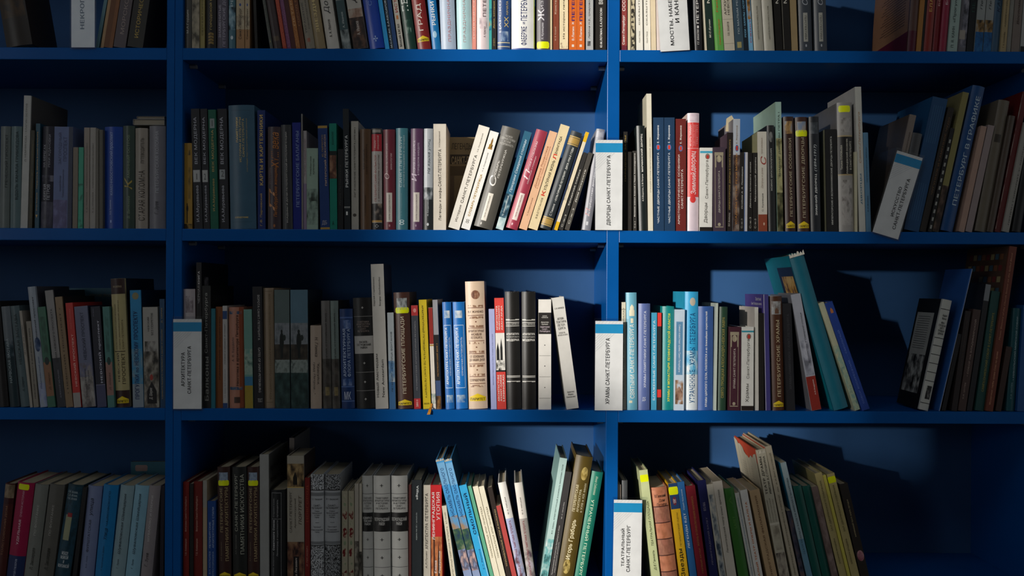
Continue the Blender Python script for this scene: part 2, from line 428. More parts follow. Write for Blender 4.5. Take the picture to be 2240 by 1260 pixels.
b(474, 498, T1, 0, '#58525f', 'grey violet book titled Famous Petersburg Houses', t=[('ЗНАМЕНИТЫЕ', '#b8b0bc', .18, .4, .12, .46), ('ПЕТЕРБУРГСКИЕ ДОМА', '#b8b0bc', .55, .85, .03, .6)])
b(500, 515, T1, 0, '#4c7684', 'narrow blue green book with a photograph of people', p=[(0, 1, .2, .45, '*#20323c,#6a90a0,#a8c0c8')], t=[('РЕСТОРАНЫ', '#c8d8dc', .3, .7, .44, .9), ('•', '#d0dce0', .3, .7, .1, .14, 'h')])
for i, x in enumerate((517, 536)):
    b(x, x+18, T1, 0, '#a87e54', ('tan book titled Saint Petersburg, first of the pair', 'tan book titled Saint Petersburg, second of the pair')[i], p=[(0, 1, .2, 1, '#b8a688'), (0, 1, .24, .34, '*#5a5048,#a09078,#c8b898'), (.35, .6, .44, .47, '#2a4a8a', 'oval')],
      t=[('Санкт-Петербург', '#2a2018', .3, .72, .1, .42)], k='f')
b(554, 573, T1, -8, '#1a1712', 'black book with a worn glossy edge', k='f')
b(575, 598, T1, -34, '#4c4e48', 'slanting grey green cloth book', t=[('РУКОПИСИ ЗОДЧИХ', '#7c7c6c', .3, .6, .2, .9), ('▲', '#9c9868', .3, .7, .07, .1, 'h')])
b(599, 618, T1, -35, '#3c2c2c', 'slanting dark maroon book with a gold device at the foot', p=[(.2, .8, .08, .13, '#5c4c38')])
b(619, 628, T1, -34, '#a03820', 'thin vermilion book with white dots', p=[(.1, .9, .02, .98, '^#a83c22,#b85a40')], k='f')
b(628, 638, T1, -34, '#7a4468', 'thin purple book with pale dots', p=[(.1, .9, .02, .98, '^#7a4468,#8e5c80')], k='f')
b(638, 648, T1, -34, '#4a1c1a', 'thin dark red book between purple and orange ones', k='f')
b(648, 658, T1, -34, '#9a5a28', 'thin orange book with pale dots', p=[(.1, .9, .02, .98, '^#9a5a28,#b07840')], t=[('ПЕТЕРБУРГ', '#d8b080', .3, .7, .24, .7)], k='f')
b(658, 669, T1, -34, '#6a3a1c', 'thin chestnut book with lettering', t=[('ГОРОД В СТИХАХ', '#b07a48', .3, .7, .24, .8)], k='f')
b(670, 690, T1, -33, '#8c8270', 'grey tan book with two lines and a red square mark', t=[('УКРАШЕНИЕ — XIX ВЕКА', '#3a342c', .2, .4, .16, .8), ('СВОБОДНЫЙ ПЕТЕРБУРГ', '#3a342c', .6, .78, .2, .8)], p=[(.25, .6, .07, .11, '#9a5a44')])
b(690, 713, T1, -33, '#94805c', 'gold brown book titled Starry in gilt letters', t=[('ЗВЕЗДНЫЙ ГОРОД', '#e0c88c', .3, .72, .17, .95, 'b')])
b(716, 743, T1, -32, '#cfc8bc', 'off white book with an italic title Houses', t=[('А. А. Иванов', '#2c2a28', .35, .58, .12, .3), ('Дома', '#2c2a28', .22, .72, .36, .62, 'i')])
b(750, 769, T1, -32, '#8c9290', 'grey book with a dark green cityscape and small figures', p=[(0, 1, .2, .5, '#3a5254'), (0, 1, 0, .2, '*#22282a,#7c8482,#a8aca8')], t=[('А. Иванов', '#c8d0cc', .4, .65, .22, .38)], k='f')
b(774, 806, T1, -33, '#c4bcb0', 'wide book with a white top and a dark red palace photograph', p=[(0, 1, 0, .32, '*#1c1614,#3c2c26,#70503e'), (0, 1, .32, .41, '*#80604c,#a88874,#b8a898')], t=[('А. Иванов', '#e0d4c8', .4, .62, .14, .28), ('Дома', '#2c2a28', .3, .75, .46, .8, 'i')], k='f')
b(809, 842, T1, -32, '#1440a4', 'glossy royal blue leaning book', t=[('✢', '#9cb4e0', .35, .65, .07, .13, 'h'), ('САНКТ', '#6c90d0', .35, .6, .44, .7)])
b(843, 853, T1, -32, '#1c8cc8', 'thin bright cyan book', k='f')
b(853, 862, T1, -31, '#20303c', 'thin navy book with authors in white', t=[('М.С.КАГАН  Е.А.КАПСАРОВ', '#c8d4dc', .25, .75, .02, .5)], k='f')
b(862, 871, T1, -30, '#123a6c', 'thin dark blue book beside a pale grey one', k='f')
b(873, 885, T1, -29, '#b4b0a4', 'narrow pale grey book with an orange square', t=[('Моисей КАГАН', '#2a2826', .25, .7, .03, .26, 'b'), ('ИСТОРИЯ', '#a03028', .25, .75, .38, .7)], p=[(.3, .7, .31, .35, '#b87038')], k='p')
b(888, 912, T1, -29, '#14382e', 'dark green book with a white angel engraving', t=[('ПЕТЕРБУРГ', '#e0e8e0', .15, .75, .39, .95, 'b')], p=[(.25, .75, .16, .3, '*#14382e,#1c4438,#7c9488')])
b(914, 944, T1, -28, '#84201e', 'thick brick red book titled City with a yellow mark', t=[('ГРАД ПЕТРА', '#e8dcd0', .3, .68, .19, .85)]+PART(.08, .06), p=PAR(.08, .06))
b(946, 965, T1, -22, '#1478b8', 'blue book titled Markets in white', t=[('РЫНКИ ПЕТЕРБУРГА', '#f0f4f8', .3, .72, .25, .95, 'b')], p=[(.25, .7, .12, .19, '#a8d0e8', 'oval')])
b(965, 998, T1, -8, '#b4c4d8', 'wide pale grey blue book with faded pink lettering', t=[('ПРАЗДНИЧНАЯ КУЛЬТУРА', '#cc98a0', .5, .72, .08, .9)])
b(1000, 1033, T1, -4, '#b0d4d8', 'wide pale cyan book with faded pink lettering', t=[('ПРАЗДНИЧНАЯ КУЛЬТУРА', '#c0a8a8', .42, .62, .08, .9)])
b(1033, 1042, T1, 0, '#e09080', 'thin salmon pink book', t=[('ПОЛНЫЕ СВЕДЕНИЯ', '#f4d4c8', .3, .7, .12, .8)], k='p')
b(1043, 1070, T1, 0, '#dccbcc', 'pinkish white book with a drawn grey profile', t=[('ПЕТЕРБУРГСКИЕ', '#5c4c50', .5, .75, .34, .95), ('А. Краско', '#6a5c60', .55, .75, .13, .24)], p=[(.2, .85, .22, .33, '*#dccbcc,#c8b4b8,#88787e')])
b(1070, 1076, T1, 0, '#38a4a0', 'very thin turquoise book with an orange spot', p=[(0, 1, .2, .42, '*#1c5c94,#38a4a0,#d88c30')], k='p')
b(1076, 1086, T1, 0, '#1c1a18', 'thin black book with gold lettering', t=[('Дела, которые вели', '#c8a860', .35, .65, .22, .6, 'b'), ('ОЧЕРК', '#a89058', .35, .65, .04, .12)], k='p')
b(1087, 1117, T1, 0, '#27487c', 'blue book with a silver tulip and gold numerals', t=[('ЦАРСКОСЕЛЬСКИЙ', '#d4dce8', .12, .34, .18, .95), ('НАЧАЛА', '#d0b878', .68, .84, .36, .5), ('XX', '#d0b878', .55, .85, .23, .34)], p=[(.3, .85, .09, .19, '*#27487c,#7088a8,#b8c4d0'), (.05, .95, .07, .08, '#c8bc98'), (.05, .95, .03, .038, '#c8bc98')])
b(1119, 1170, T1, 0, '#ecebe6', 'very thick white book with navy art nouveau lettering', t=[('ФАБЕРЖЕ', '#1c2c64', .4, .66, .05, .24), ('и', '#1c2c64', .48, .58, .265, .285), ('ПЕТЕРБУРГ', '#1c2c64', .4, .66, .3, .58)], p=[(0, 1, 0, .02, '#24408c'), (.96, 1, .02, 1, '#a8b428')])
b(1174, 1204, T1, 0, '#4c464c', 'dark grey book with a yellow sticker at its foot', t=[('Л. Кузнецова', '#e8e4e8', .36, .54, .11, .28), ('Ж', '#d8d4d8', .1, .55, .3, .42), ('ИЗНЬ', '#c8c4c8', .3, .5, .42, .6)], p=[(.02, .92, .02, .09, STK)])
b(1204, 1208, T1, 0, '#d8c8a0', 'very thin cream booklet beside the yellow sticker', k='p')
b(1208, 1223, T1, 0, '#84402a', 'narrow reddish brown book', t=[('М. В. Куцкой', '#d8b89c', .38, .62, .1, .24), ('Константин', '#e0c4a8', .36, .64, .37, .6)], k='f')
b(1224, 1243, T1, 0, '#ecdcb4', 'cream book with black lettering and a brown base', t=[('Из истории петербургской улицы', '#3a2c24', .38, .64, .12, .95)], p=[(0, 1, 0, .02, '#6c4440'), (.1, .9, .03, .08, '*#ecdcb4,#ecdcb4,#7c5040')], k='f')
for i, x in enumerate((1245, 1262)):
    b(x, x+17, T1, 0, '#d86820', ('orange book with violet and white lettering beside a cream book', 'orange book with violet and white lettering beside a grey book')[i], t=[('В.Лапин', '#f0e4d8', .36, .68, .1, .24, 'b'), ('ж', '#f0e4d8', .36, .64, .26, .29), ('ПЕТЕРБУРГ', '#3c2470', .34, .7, .3, .75, 'b')], p=[(.35, .65, .035, .06, '#e8d8c8')], k='f')
b(1281, 1298, T1, 0, '#b0b2b2', 'narrow light grey book with small black lettering', t=[('Лебина Н.Б., Шкаровский М.В.  ПРОСТИТУЦИЯ', '#303436', .36, .62, .12, .95, 'i')], p=[(.25, .65, .05, .1, '*#b0b2b2,#707478,#404448')], k='p')
b(1303, 1326, T1, 0, '#26221e', 'black worn book against the sunlit upright', t=[('Ю.М.ЛОТМАН, Е.А.ПОГОСЯН', '#f0ece4', .42, .66, .03, .43, 'b'), ('ВЕЛИКОСВЕТСКИЕ', '#f0ece4', .3, .7, .47, .95)], k='f')
row(0, 2)
b(1357, 1372, T1, 0, '#8c3834', 'brick red book lettered Saint Petersburg in white script', t=[('Санкт-Петербург', '#f0e4dc', .3, .74, .06, .36, 'b'), ('СССР/ЭКСПО', '#f0e4dc', .3, .74, .4, .75, 'b')], p=[(0, 1, 0, .05, '#6c2430')], k='p')
b(1373, 1379, T1, 0, '#d4c8a4', 'very thin cream booklet beside the red book', k='p')
b(1380, 1390, T1, 0, '#8c8470', 'narrow book patterned in black and cream', p=[(.1, .9, .02, 1, '=#2c2822,#c4b898')], k='p')
for i, x in enumerate((1391, 1408)):
    b(x, x+16, T1, -3, '#e4e0d4', ('white book with an upside down black title', 'white book with an upside down black title, beside the cream book')[i], t=[('СКАЗЫТНЫЕ ОДНИ', '#5a564e', .4, .62, .26, .8), ('Юрий Раков', '#6a665e', .4, .62, .08, .2, 'i')], k='p')
b(1425, 1436, T1, -4, '#dccbaa', 'narrow cream tan book', k='p')
b(1437, 1446, T1, -4, '#e4d4cc', 'narrow pinkish white book beside the bridges sign', k='p')
b(1519, 1543, T1, -5, '#1c1a1e', 'black book titled Petersburg in white beside the bridges sign', t=[('Г.Г. БУНАТЯН', '#d8d4d0', .4, .62, .07, .22, 'b'), ('•', '#e4e0dc', .4, .62, .23, .26, 'h'), ('ПЕТЕРБУРГ', '#e4e0dc', .34, .64, .28, .7)])
b(1543, 1547, T1, -12, '#dcd4bc', 'very thin cream booklet between two dark books', k='p')
b(1547, 1564, T1, -13, '#182c26', 'narrow black green book with an italic author name', t=[('М.С.Бунин', '#d8d4c4', .35, .68, .13, .32, 'ib'), ('МОСТЫ', '#d8d4c4', .3, .7, .48, .85)], k='f')
b(1564, 1584, T1, -14, '#5ea04a', 'bright green book with orange lettering', t=[('Санкт-Петербург', '#c86030', .5, .76, .06, .32), ('Реки, каналы', '#c86030', .4, .64, .39, .8)], p=[(.05, .3, 0, 1, '#7cb864')], k='f')
b(1585, 1608, T1, -14, '#c4bca8', 'grey cream book on Neva architecture with thin black rules', t=[('АРХИТЕКТУРА', '#3a342c', .22, .42, .36, .8), ('НЕВСКИХ БЕРЕГОВ', '#3a342c', .52, .72, .36, .85), ('О.В. ЗАХАРОВ', '#4a443c', .4, .58, .15, .29)], p=[(.02, .98, .315, .318, '#807868'), (.02, .98, .07, .073, '#807868')], k='f')
b(1609, 1628, T1, -14, '#3c5260', 'dark teal grey book with pale lettering and a gold mark', t=[('ПО МАЛЫМ РЕКАМ И КАНАЛАМ', '#b4c0c4', .42, .62, .17, .9)], p=[(.25, .75, .03, .09, '#a89c64')], k='f')
b(1628, 1638, T1, -14, '#18242e', 'narrow black book on rivers and canals', t=[('РЕКИ • КАНАЛЫ • ОСТРОВА', '#78b4d4', .3, .7, .14, .58, 'b')], k='f')
b(1639, 1648, T1, -13, '#7ab4d8', 'narrow sky blue book with an orange printed head', p=[(.1, .9, .32, 1, '*#7ab4d8,#a87838,#503c28')], t=[('Санкт', '#c04858', .4, .75, .08, .32)], k='p')
for i, x in enumerate((1649, 1673)):
    b(x, x+23, T1, -13, '#b8b4a4', ('off white book with small grey title beside the sky blue one', 'off white book with small grey title beside the black books')[i], t=[('МОСТЫ ПОВИСЛИ НАД ВОДАМИ...', '#6a665a', .44, .62, .1, .45, 'd')])
b(1698, 1713, T1, -12, '#181614', 'narrow black book beside the off white pair', t=[('МОСТЫ', '#d0ccc0', .3, .7, .48, .8)], k='f')
b(1714, 1731, T1, -10, '#1c1a18', 'black book with a scuffed white edge and yellow fleck', t=[('МОСТЫ', '#d0ccc0', .3, .7, .48, .8)], p=[(.05, .1, .02, .9, '#8c887c')], k='f')
b(1732, 1746, T1, -8, '#94805c', 'narrow sandy brown book', k='p')
for i, x in enumerate((1749, 1784)):
    b(x, x+30-3*i, T1, -6, '#383e46', ('thick slate grey book with a white label', 'slate grey book with a white label, beside the empty gap')[i], t=[('ПЕРСПЕКТИВА', '#3a3a3a', .42, .58, .12, .36, 'd'), ('С', '#9ca0a8', .3, .7, .46, .53, 'i'), ('•', '#9ca0a8', .44, .56, .045, .075, 'h')], p=[(.34, .66, .1, .39, '#98988f')])
b(1985, 2005, T1, 16, '#5c4038', 'large book showing its tan back cover with maroon foot and barcode', p=[(0, 1, 0, .21, '#521028')], side='#8a6448', w=.23)
b(2003, 2014, T1, 18, '#a8743a', 'narrow orange tan leaning book', k='p')
b(2014, 2019, T1, 18, '#1c1a18', 'very thin black leaning book', k='p')
b(2020, 2038, T1, 19, '#8a2c24', 'red leaning book titled Good News in gold', t=[('БЛАГОВЕСТ', '#d8a860', .25, .6, .4, .8, 'b')])
b(2039, 2053, T1, 19, '#7c2028', 'dark red leaning book between two other reds', t=[('БОЛЬШАЯ', '#d8a8a0', .3, .6, .46, .8, 'b')])
b(2054, 2070, T1, 19, '#902440', 'crimson leaning book beside the pale green one', t=[('БОЛЬШАЯ', '#e0c0c4', .3, .6, .47, .8, 'b')])
b(2072, 2093, T1, 19, '#a0b4ac', 'pale green leaning book titled Walk', t=[('П. Я. КАНН', '#1e2e2e', .3, .58, .04, .25), ('«Прогулка по городу»', '#1e2e2e', .3, .62, .29, .9)], k='f')
b(2093, 2112, T1, 19, '#6c6a70', 'grey leaning book with blocks of photographs', p=[(.3, 1, .05, .95, '*#34343a,#70707a,#98949c'), (.1, .8, .13, .22, '#a8a094')], k='f')
b(2113, 2129, T1, 18, '#181c20', 'black leaning book with a green title', t=[('ПЕТЕРБУРГ', '#2c4c44', .3, .7, .4, .85)], k='f')
for i, x in enumerate((2130, 2149)):
    b(x, x+18, T1, 18, '#989c9a', ('leaning book with a castle above blue water, beside the black one', 'leaning book with a castle above blue water, beside a slate one')[i], p=[(0, 1, 0, .2, '*#143c64,#1c5c94,#3478a8'), (0, 1, .2, .32, '*#2c241c,#8c6c3c,#989c9a')], t=[('Петербург', '#303438', .35, .68, .42, .8, 'i')], k='f')
b(2168, 2186, T1, 18, '#3c5a74', 'slate blue leaning book with navy lettering', t=[('КАНАЛЫ', '#1c2c44', .3, .7, .4, .75, 'i')])
b(2187, 2200, T1, 18, '#a8946c', 'narrow straw coloured leaning book', t=[('Т. А. Соловьёва', '#3c3424', .35, .62, .04, .2), ('АДМИРАЛТЕЙСКАЯ', '#3c3424', .35, .65, .25, .6)], k='f')
b(2200, 2210, T1, 18, '#8a8880', 'narrow grey leaning book beside the straw coloured one', k='f')
b(2211, 2229, T1, 17, '#7c7068', 'taupe leaning book with dark brown script', t=[('Воспоминания', '#3c2420', .4, .7, .28, .7, 'i')], k='f')
b(2231, 2247, T1, 16, '#a8a8a4', 'white grey leaning book with a black foot, at the picture edge', p=[(0, 1, 0, .06, '#1c1c1c')], k='f')
# ---- second shelf
row(1, 0)
b(-3, 19, 276, 3, '#6b7370', 'grey green book titled Greek Avenue', t=[('ГРЕЧЕСКИЙ ПРОСПЕКТ', '#34393a', .5, .8, .4, .92)])
b(20, 44, 276, 3, '#5f7376', 'teal grey book titled along the Griboedov canal', t=[('ВДОЛЬ КАНАЛА ГРИБОЕДОВА', '#2a3436', .5, .8, .28, .95)])
b(44, 60, 209, 8, '#b2b1ac', 'tall thin white book standing far above its neighbours', t=[('Д. НЕМЧИНОВА • ЕЛАГИН ОСТРОВ', '#6c6a62', .3, .6, .5, .94)], k='f', side='#55524e', w=.18)
b(61, 72, 285, 6, '#33301f', 'thin black olive book with faint gold marks', p=[(.4, .8, .1, .9, '*#33301f,#4c4424,#33301f')], k='p')
b(73, 85, 270, 3, '#12495e', 'narrow dark teal book with gold lettering', t=[('Игорь Богданов', '#d0a860', .3, .6, .17, .34), ('ГРАНД-ОТЕЛЬ «ЕВРОПА» В САНКТ-ПЕТЕРБУРГЕ', '#d0a860', .3, .65, .38, .92), ('▼', '#d0a860', .2, .7, .1, .13, 'h')], k='f')
b(86, 113, 276, 6, '#2e2d38', 'dark violet grey book with a band of spectacles', p=[(0, 1, 0, .26, '*#3c3a46,#4c4a58,#5c5a66'), (0, 1, .46, .52, '*#24232c,#4a4856,#7c7a84')], t=[('СЕРГЕЙ', '#c4c4cc', .18, .42, .28, .43), ('ПЕТРОВ', '#c4c4cc', .52, .76, .28, .43), ('НА БЕРЕГАХ', '#b4b4bc', .14, .34, .6, .82), ('РЕКИ ЖДАНОВКИ', '#a4a4ac', .56, .76, .6, .92)])
b(115, 156, 277, 4, '#5c6a94', 'wide slate blue book with a dark side and violet foot', p=[(0, .75, 0, .28, '*#4e4a70,#56527a,#6a6a94'), (.78, 1, 0, 1, '#30364c')], t=[('ЗАГОРОДНЫЙ', '#2c3458', .22, .42, .63, .94), ('ПРОСПЕКТ', '#2c3458', .5, .7, .66, .9), ('Аркадий Векслер', '#343c60', .3, .42, .36, .52, 'i'), ('Тамара Крашенинникова', '#343c60', .46, .58, .3, .58, 'i')], k='f')
b(158, 169, 322, 2, '#7d7263', 'short thin tan booklet', k='p')
b(170, 181, 322, 2, '#3f9c80', 'short thin mint green book with dark streaks', p=[(0, 1, .02, .55, '*#3f9c80,#3f9c80,#1c4a40')], k='p')
for i, (x, c) in enumerate(((182, '#968a80'), (196, '#a09a92'))):
    b(x, x+13, 279, 1, c, ('narrow taupe book with a vertical title beside the mint green one', 'narrow grey book with a vertical title beside blank thin ones')[i], t=[('Б. Д. ПРИВАЛОВ  •  КАМЕННООСТРОВСКИЙ ПРОСПЕКТ', '#4c443e', .4, .68, .16, .85)], k='p')
b(209, 216, 283, 0, '#6b665c', 'very thin blank brown grey booklet', k='p')
b(217, 225, 284, 0, '#5c584e', 'very thin blank olive grey booklet beside the blue book', k='p')
b(227, 267, 277, 0, '#15429a', 'wide deep blue book with pale blue lettering', t=[('КАМЕННООСТРОВСКИЙ', '#8fa6d8', .32, .5, .33, .76), ('проспект', '#8fa6d8', .36, .56, .77, .95, 'i'), ('Б.Д. Привалов', '#a0b4e0', .32, .42, .14, .28)], p=[(.35, .42, .06, .085, '#8fa6d8')])
b(268, 294, 275, 0, '#3a4a42', 'dark green book titled Stone Island with a gold initial', t=[('В. Витязева', '#8a9a80', .42, .62, .1, .32, 'i'), ('К', '#b0984c', .15, .8, .38, .5, 'i'), ('АМЕННЫЙ ОСТРОВ', '#8a9a80', .36, .62, .49, .91)])
b(295, 322, 280, 0, '#9a9084', 'beige book titled Old Kolomna, a guide', t=[('СТАРАЯ КОЛОМНА', '#3c342e', .3, .8, .08, .58), ('ПУТЕВОДИТЕЛЬ', '#4c443e', .48, .8, .65, .9)])
b(325, 361, 275, 0, '#77757c', 'grey book titled Petersburg Kolomna beside the upright', t=[('ПЕТЕРБУРГСКАЯ КОЛОМНА', '#b5b5ba', .42, .62, .35, .95), ('Г. Зуев', '#3c3a40', .36, .66, .14, .27, 'i')])
row(1, 1)
b(402, 421, 313, 0, '#a8812e', 'short ochre book with a black street lamp drawing', p=[(.3, .42, .07, .3, '#1e1810'), (.25, .5, .2, .28, '#2a2014', 'oval'), (0, 1, 0, .06, '*#a8812e,#4c3a16,#1e1810'), (.5, .8, .35, .72, '*#a8812e,#8c6c28,#5c4818'), (.1, .75, .86, .92, '*#a8812e,#6c5420,#1e1810')], k='p')
for x0, x1, dx, c, lb, st in ((424, 444, -8, '#25252a', 'black book titled Modern Age with white sticker number one', 1), (445, 460, -7, '#25252a', 'black book titled Modern Age with sticker two, between black and green', 2)):
    b(x0, x1, 238, dx, c, lb, t=[('И.А.Муравьева', '#b8b8c0', .3, .72, .06, .36), ('ВЕК МОДЕРНА', '#b8b8c0', .28, .7, .54, .93), (str(st), '#5c5c5c', (.42, .3)[st-1], (.52, .6)[st-1], .41, .46, 'h')], p=[(.05, .85, .39, .49, '#b4b4b0')], k='f')
b(461, 478, 240, -6, '#0e5a45', 'green book titled Modern Age in gold', t=[('И.А.Муравьева', '#c0a868', .36, .7, .15, .42), ('ВЕК МОДЕРНА', '#c0a868', .36, .7, .48, .83), ('1', '#5c5c5c', .45, .56, .86, .91, 'h')], p=[(.2, .8, .845, .925, '#8c9894')], k='f')
b(480, 501, 238, -5, '#25252a', 'black book titled Modern Age with sticker two, beside the green one', t=[('И.А.Муравьева', '#b8b8c0', .3, .66, .06, .36), ('ВЕК МОДЕРНА', '#b8b8c0', .26, .66, .54, .93), ('2', '#5c5c5c', .3, .6, .435, .485, 'h')], p=[(.12, .7, .415, .495, '#a4a8a8')], k='f')
b(503, 560, 230, -5, '#3d5f74', 'very thick teal grey reference book with gold lettering', t=[('ПАМЯТНИКИ', '#d8c078', .3, .38, .7, .9, 'b'), ('ИСТОРИИ И КУЛЬТУРЫ', '#d8c078', .42, .5, .54, .9), ('САНКТ-ПЕТЕРБУРГА', '#d8c078', .54, .62, .58, .89), ('СОСТОЯЩИЕ ПОД ГОСУДАРСТВЕННОЙ ОХРАНОЙ', '#b8a468', .68, .74, .46, .89), ('СПРАВОЧНИК', '#d8c078', .2, .72, .086, .1, 'hb')], p=[(.1, .85, .955, .958, '#34505f'), (.1, .85, .055, .058, '#34505f')])
b(564, 581, 241, -1, '#1a2f6a', 'navy book with a gold title about cards and players', t=[('Г.Ф. Парчевский', '#c8a860', .3, .66, .03, .3), ('КАРТЫ И КАРТЕЖНИКИ', '#d4b468', .28, .72, .37, .96, 'b')], k='f')
b(585, 614, 277, 0, '#43353a', 'brown violet book with orange ornamental script', t=[('Петербургские женщины', '#c07a3c', .5, .8, .12, .62, 'i'), ('XVIII века', '#c07a3c', .3, .85, .6, .95, 'i'), ('П', '#c07a3c', .12, .55, .18, .4, 'i'), ('ЕЛЕНА ПЕРВУШИНА', '#8a7470', .12, .26, .44, .6)], p=[(.45, .6, .02, .05, '#a8683c', 'oval')])
b(618, 640, 273, -4, '#38393a', 'dark grey book about country estates and dachas', t=[('УСАДЬБЫ И ДАЧИ ПЕТЕРБУРГСКОЙ ИНТЕЛЛИГЕНЦИИ', '#d0ccc4', .4, .62, .06, .93)])
b(641, 660, 268, -2, '#10207a', 'royal blue book titled Petersburg Fairground Shows', t=[('ПЕТЕРБУРГСКИЕ БАЛАГАНЫ', '#8fa0c8', .42, .78, .21, .92)], k='f')
b(660, 663, 249, -1, '#8a8680', 'paper thin tall booklet with a black cover', k='p', side='#2c2c2e', w=.17)
b(663, 671, 286, 0, '#a8a0a0', 'thin pale book with a lilac lower half', p=[(0, 1, 0, .465, '#8b7a92')], t=[('Петербург в народной культуре', '#703c3c', .3, .7, .54, .92, 'i')], k='p')
b(671, 696, 324, 0, '#9ab09e', 'short sage green book with a dark house photograph', p=[(0, 1, .06, .5, '*#3c483e,#84988a,#9ab09e'), (.4, .85, .35, .5, '*#2a322c,#4c5a50,#84988a')], t=[('Петербургское', '#2c342e', .28, .45, .66, .9), ('купечество', '#2c342e', .55, .72, .68, .87)], k='f')
b(701, 722, 275, -6, '#1c3a72', 'blue Petersburg dictionary with gold ends', p=[(0, 1, 0, .02, '#b08c40'), (0, 1, .975, 1, '#b08c40')], t=[('Ю. ПИРЮТКО', '#b49858', .36, .54, .7, .91), ('ПИТЕРСКИЙ ЛЕКСИКОН', '#d0b498', .58, .82, .42, .91, 'b'), ('ДБ', '#b8b4b8', .2, .7, .04, .085, 'h')], k='f')
b(722, 738, 270, -2, '#0f7f6c', 'emerald book with a small brown painting', p=[(0, 1, .48, .7, '*#2c1c16,#6a4434,#a0785c'), (0, 1, .7, .74, '#14201e')], t=[('БЫЛОЙ', '#0a4a40', .3, .6, .8, .92), ('А', '#0a3c34', .3, .6, .04, .08, 'h')], k='f')
b(739, 752, 326, 0, '#17181a', 'short black book beside the tall black one', t=[('Душа Петербурга', '#4c4a48', .3, .6, .3, .8)], k='p')
b(753, 767, 238, -4, '#20262a', 'tall thin black book titled Petersburg Markets', t=[('РЫНКИ ПЕТЕРБУРГА', '#e4e4de', .3, .75, .35, .78, 'b'), ('I', '#e4e4de', .3, .6, .12, .15, 'h')], p=[(0, 1, .187, .19, '#d0d0c8'), (0, 1, .18, .183, '#d0d0c8')], k='f')
b(769, 785, 265, -1, '#b4aea2', 'pale grey book on eighteenth century daily life', t=[('БЫТ И НАСЕЛЕНИЕ САНКТ-ПЕТЕРБУРГА ( XVIII век )', '#34302a', .38, .66, .3, .94)], p=[(.2, .7, .12, .15, '#4c463e', 'oval')], k='f')
b(788, 812, 282, -1, '#5e432c', 'plain brown book with dark faded lettering', t=[('П. Н. Столпянский', '#34241a', .4, .55, .14, .34), ('МУЗЫКА', '#34241a', .3, .45, .6, .8), ('САНКТ-ПЕТЕРБУРГА', '#34241a', .55, .7, .55, .85)])
b(813, 836, 281, -1, '#b6b0aa', 'grey Petersburg folklore book with a red block', p=[(0, 1, .776, .945, '#b02030'), (0, 1, .945, 1, '#2c2826'), (.1, .9, .96, .99, '#948c84'), (0, 1, 0, .07, '#22262c'), (0, 1, .075, .095, '#c49850'), (0, 1, .095, .26, '*#1c1a1a,#3c3634,#a89888')], t=[('ПЕТЕРБУРГСКИЙ ФОЛЬКЛОР', '#a0483c', .22, .5, .28, .74), ('С ФИНСКО-ШВЕДСКИМ АКЦЕНТОМ', '#5c4640', .62, .8, .28, .74), ('Наум', '#e8c8c0', .3, .45, .81, .88), ('СИНДАЛОВСКИЙ', '#e8c8c0', .55, .75, .79, .93), ('◇', '#c8c8c4', .3, .7, .02, .055, 'h')])
b(839, 865, 283, -1, '#6e2836', 'maroon book with a white author label', p=[LBL(), (.45, .58, .03, .055, '#c09090', 'oval')], t=[('НАУМ СИНДАЛОВСКИЙ', '#4a3c38', .42, .6, .1, .35), ('О', '#d8b8b8', .1, .5, .5, .57, 'i'), ('ЧЕРКИ ПЕТЕРБУРГСКОЙ', '#d8b8b8', .22, .38, .56, .86), ('МИФОЛОГИИ', '#d8b8b8', .6, .76, .6, .76)])
b(866, 892, 280, 0, '#3f7a86', 'glossy teal book titled Saint Petersburg in spaced letters', t=[('САНКТ-ПЕТЕРБУРГ', '#c4dce0', .32, .52, .42, .93), ('ИСТОРИЯ В ПРЕДАНИЯХ И ЛЕГЕНДАХ', '#b4ccd0', .62, .78, .42, .93), ('Н. А. Синдаловский', '#78a4ac', .42, .54, .14, .36), ('∞', '#d0e4e8', .3, .72, .05, .1)])
b(897, 924, 281, 1, '#5a3858', 'plum violet book with a white author label', p=[LBL(), (.4, .52, .03, .055, '#a890a8', 'oval')], t=[('НАУМ СИНДАЛОВСКИЙ', '#4a3c48', .42, .58, .1, .35), ('И', '#d4c0d4', .1, .5, .48, .56, 'i'), ('СТОРИЯ ПЕТЕРБУРГА', '#d4c0d4', .22, .4, .54, .88), ('В ГОРОДСКОМ АНЕКДОТЕ', '#d4c0d4', .58, .74, .54, .86)])
b(926, 946, 281, 1, '#b9bec2', 'silver grey book with a black watery lower part', p=[(0, 1, 0, .32, '#262a2c'), (0, 1, .3, .42, '*#262a2c,#60686c,#b9bec2')], t=[('На языке улиц', '#5c6468', .4, .75, .55, .9, 'i'), ('Н. Синдаловский', '#d4d8da', .38, .58, .14, .32), ('•', '#d4d8da', .35, .6, .04, .07, 'h')])
b(948, 976, 271, 0, '#e6dccc', 'cream book on legends and myths standing upright', t=[('Легенды и мифы', '#3a342c', .42, .66, .09, .4), ('САНКТ-ПЕТЕРБУРГА', '#3a342c', .38, .62, .41, .76), ('Н.А.Синдаловский', '#6c645a', .4, .55, .78, .93)], side='#cdb9a2', k='f')
b(984, 1080, 300, 0, '#8a7654', 'old brown book turned cover outwards behind the leaning ones', k='p', w=.014, s=.15, layer=1, p=[(0, 1, .72, .82, '#3c3024'), (0, 1, .6, .7, '#5c4c34'), (0, .1, 0, .6, '#6a5844')], t=[('ЛЕГЕНДЫ И МИФЫ', '#2c2218', .04, .96, .86, .94, 'h'), ('САНКТ-ПЕТЕРБУРГА', '#b8a27c', .04, .96, .72, .8, 'hb')])
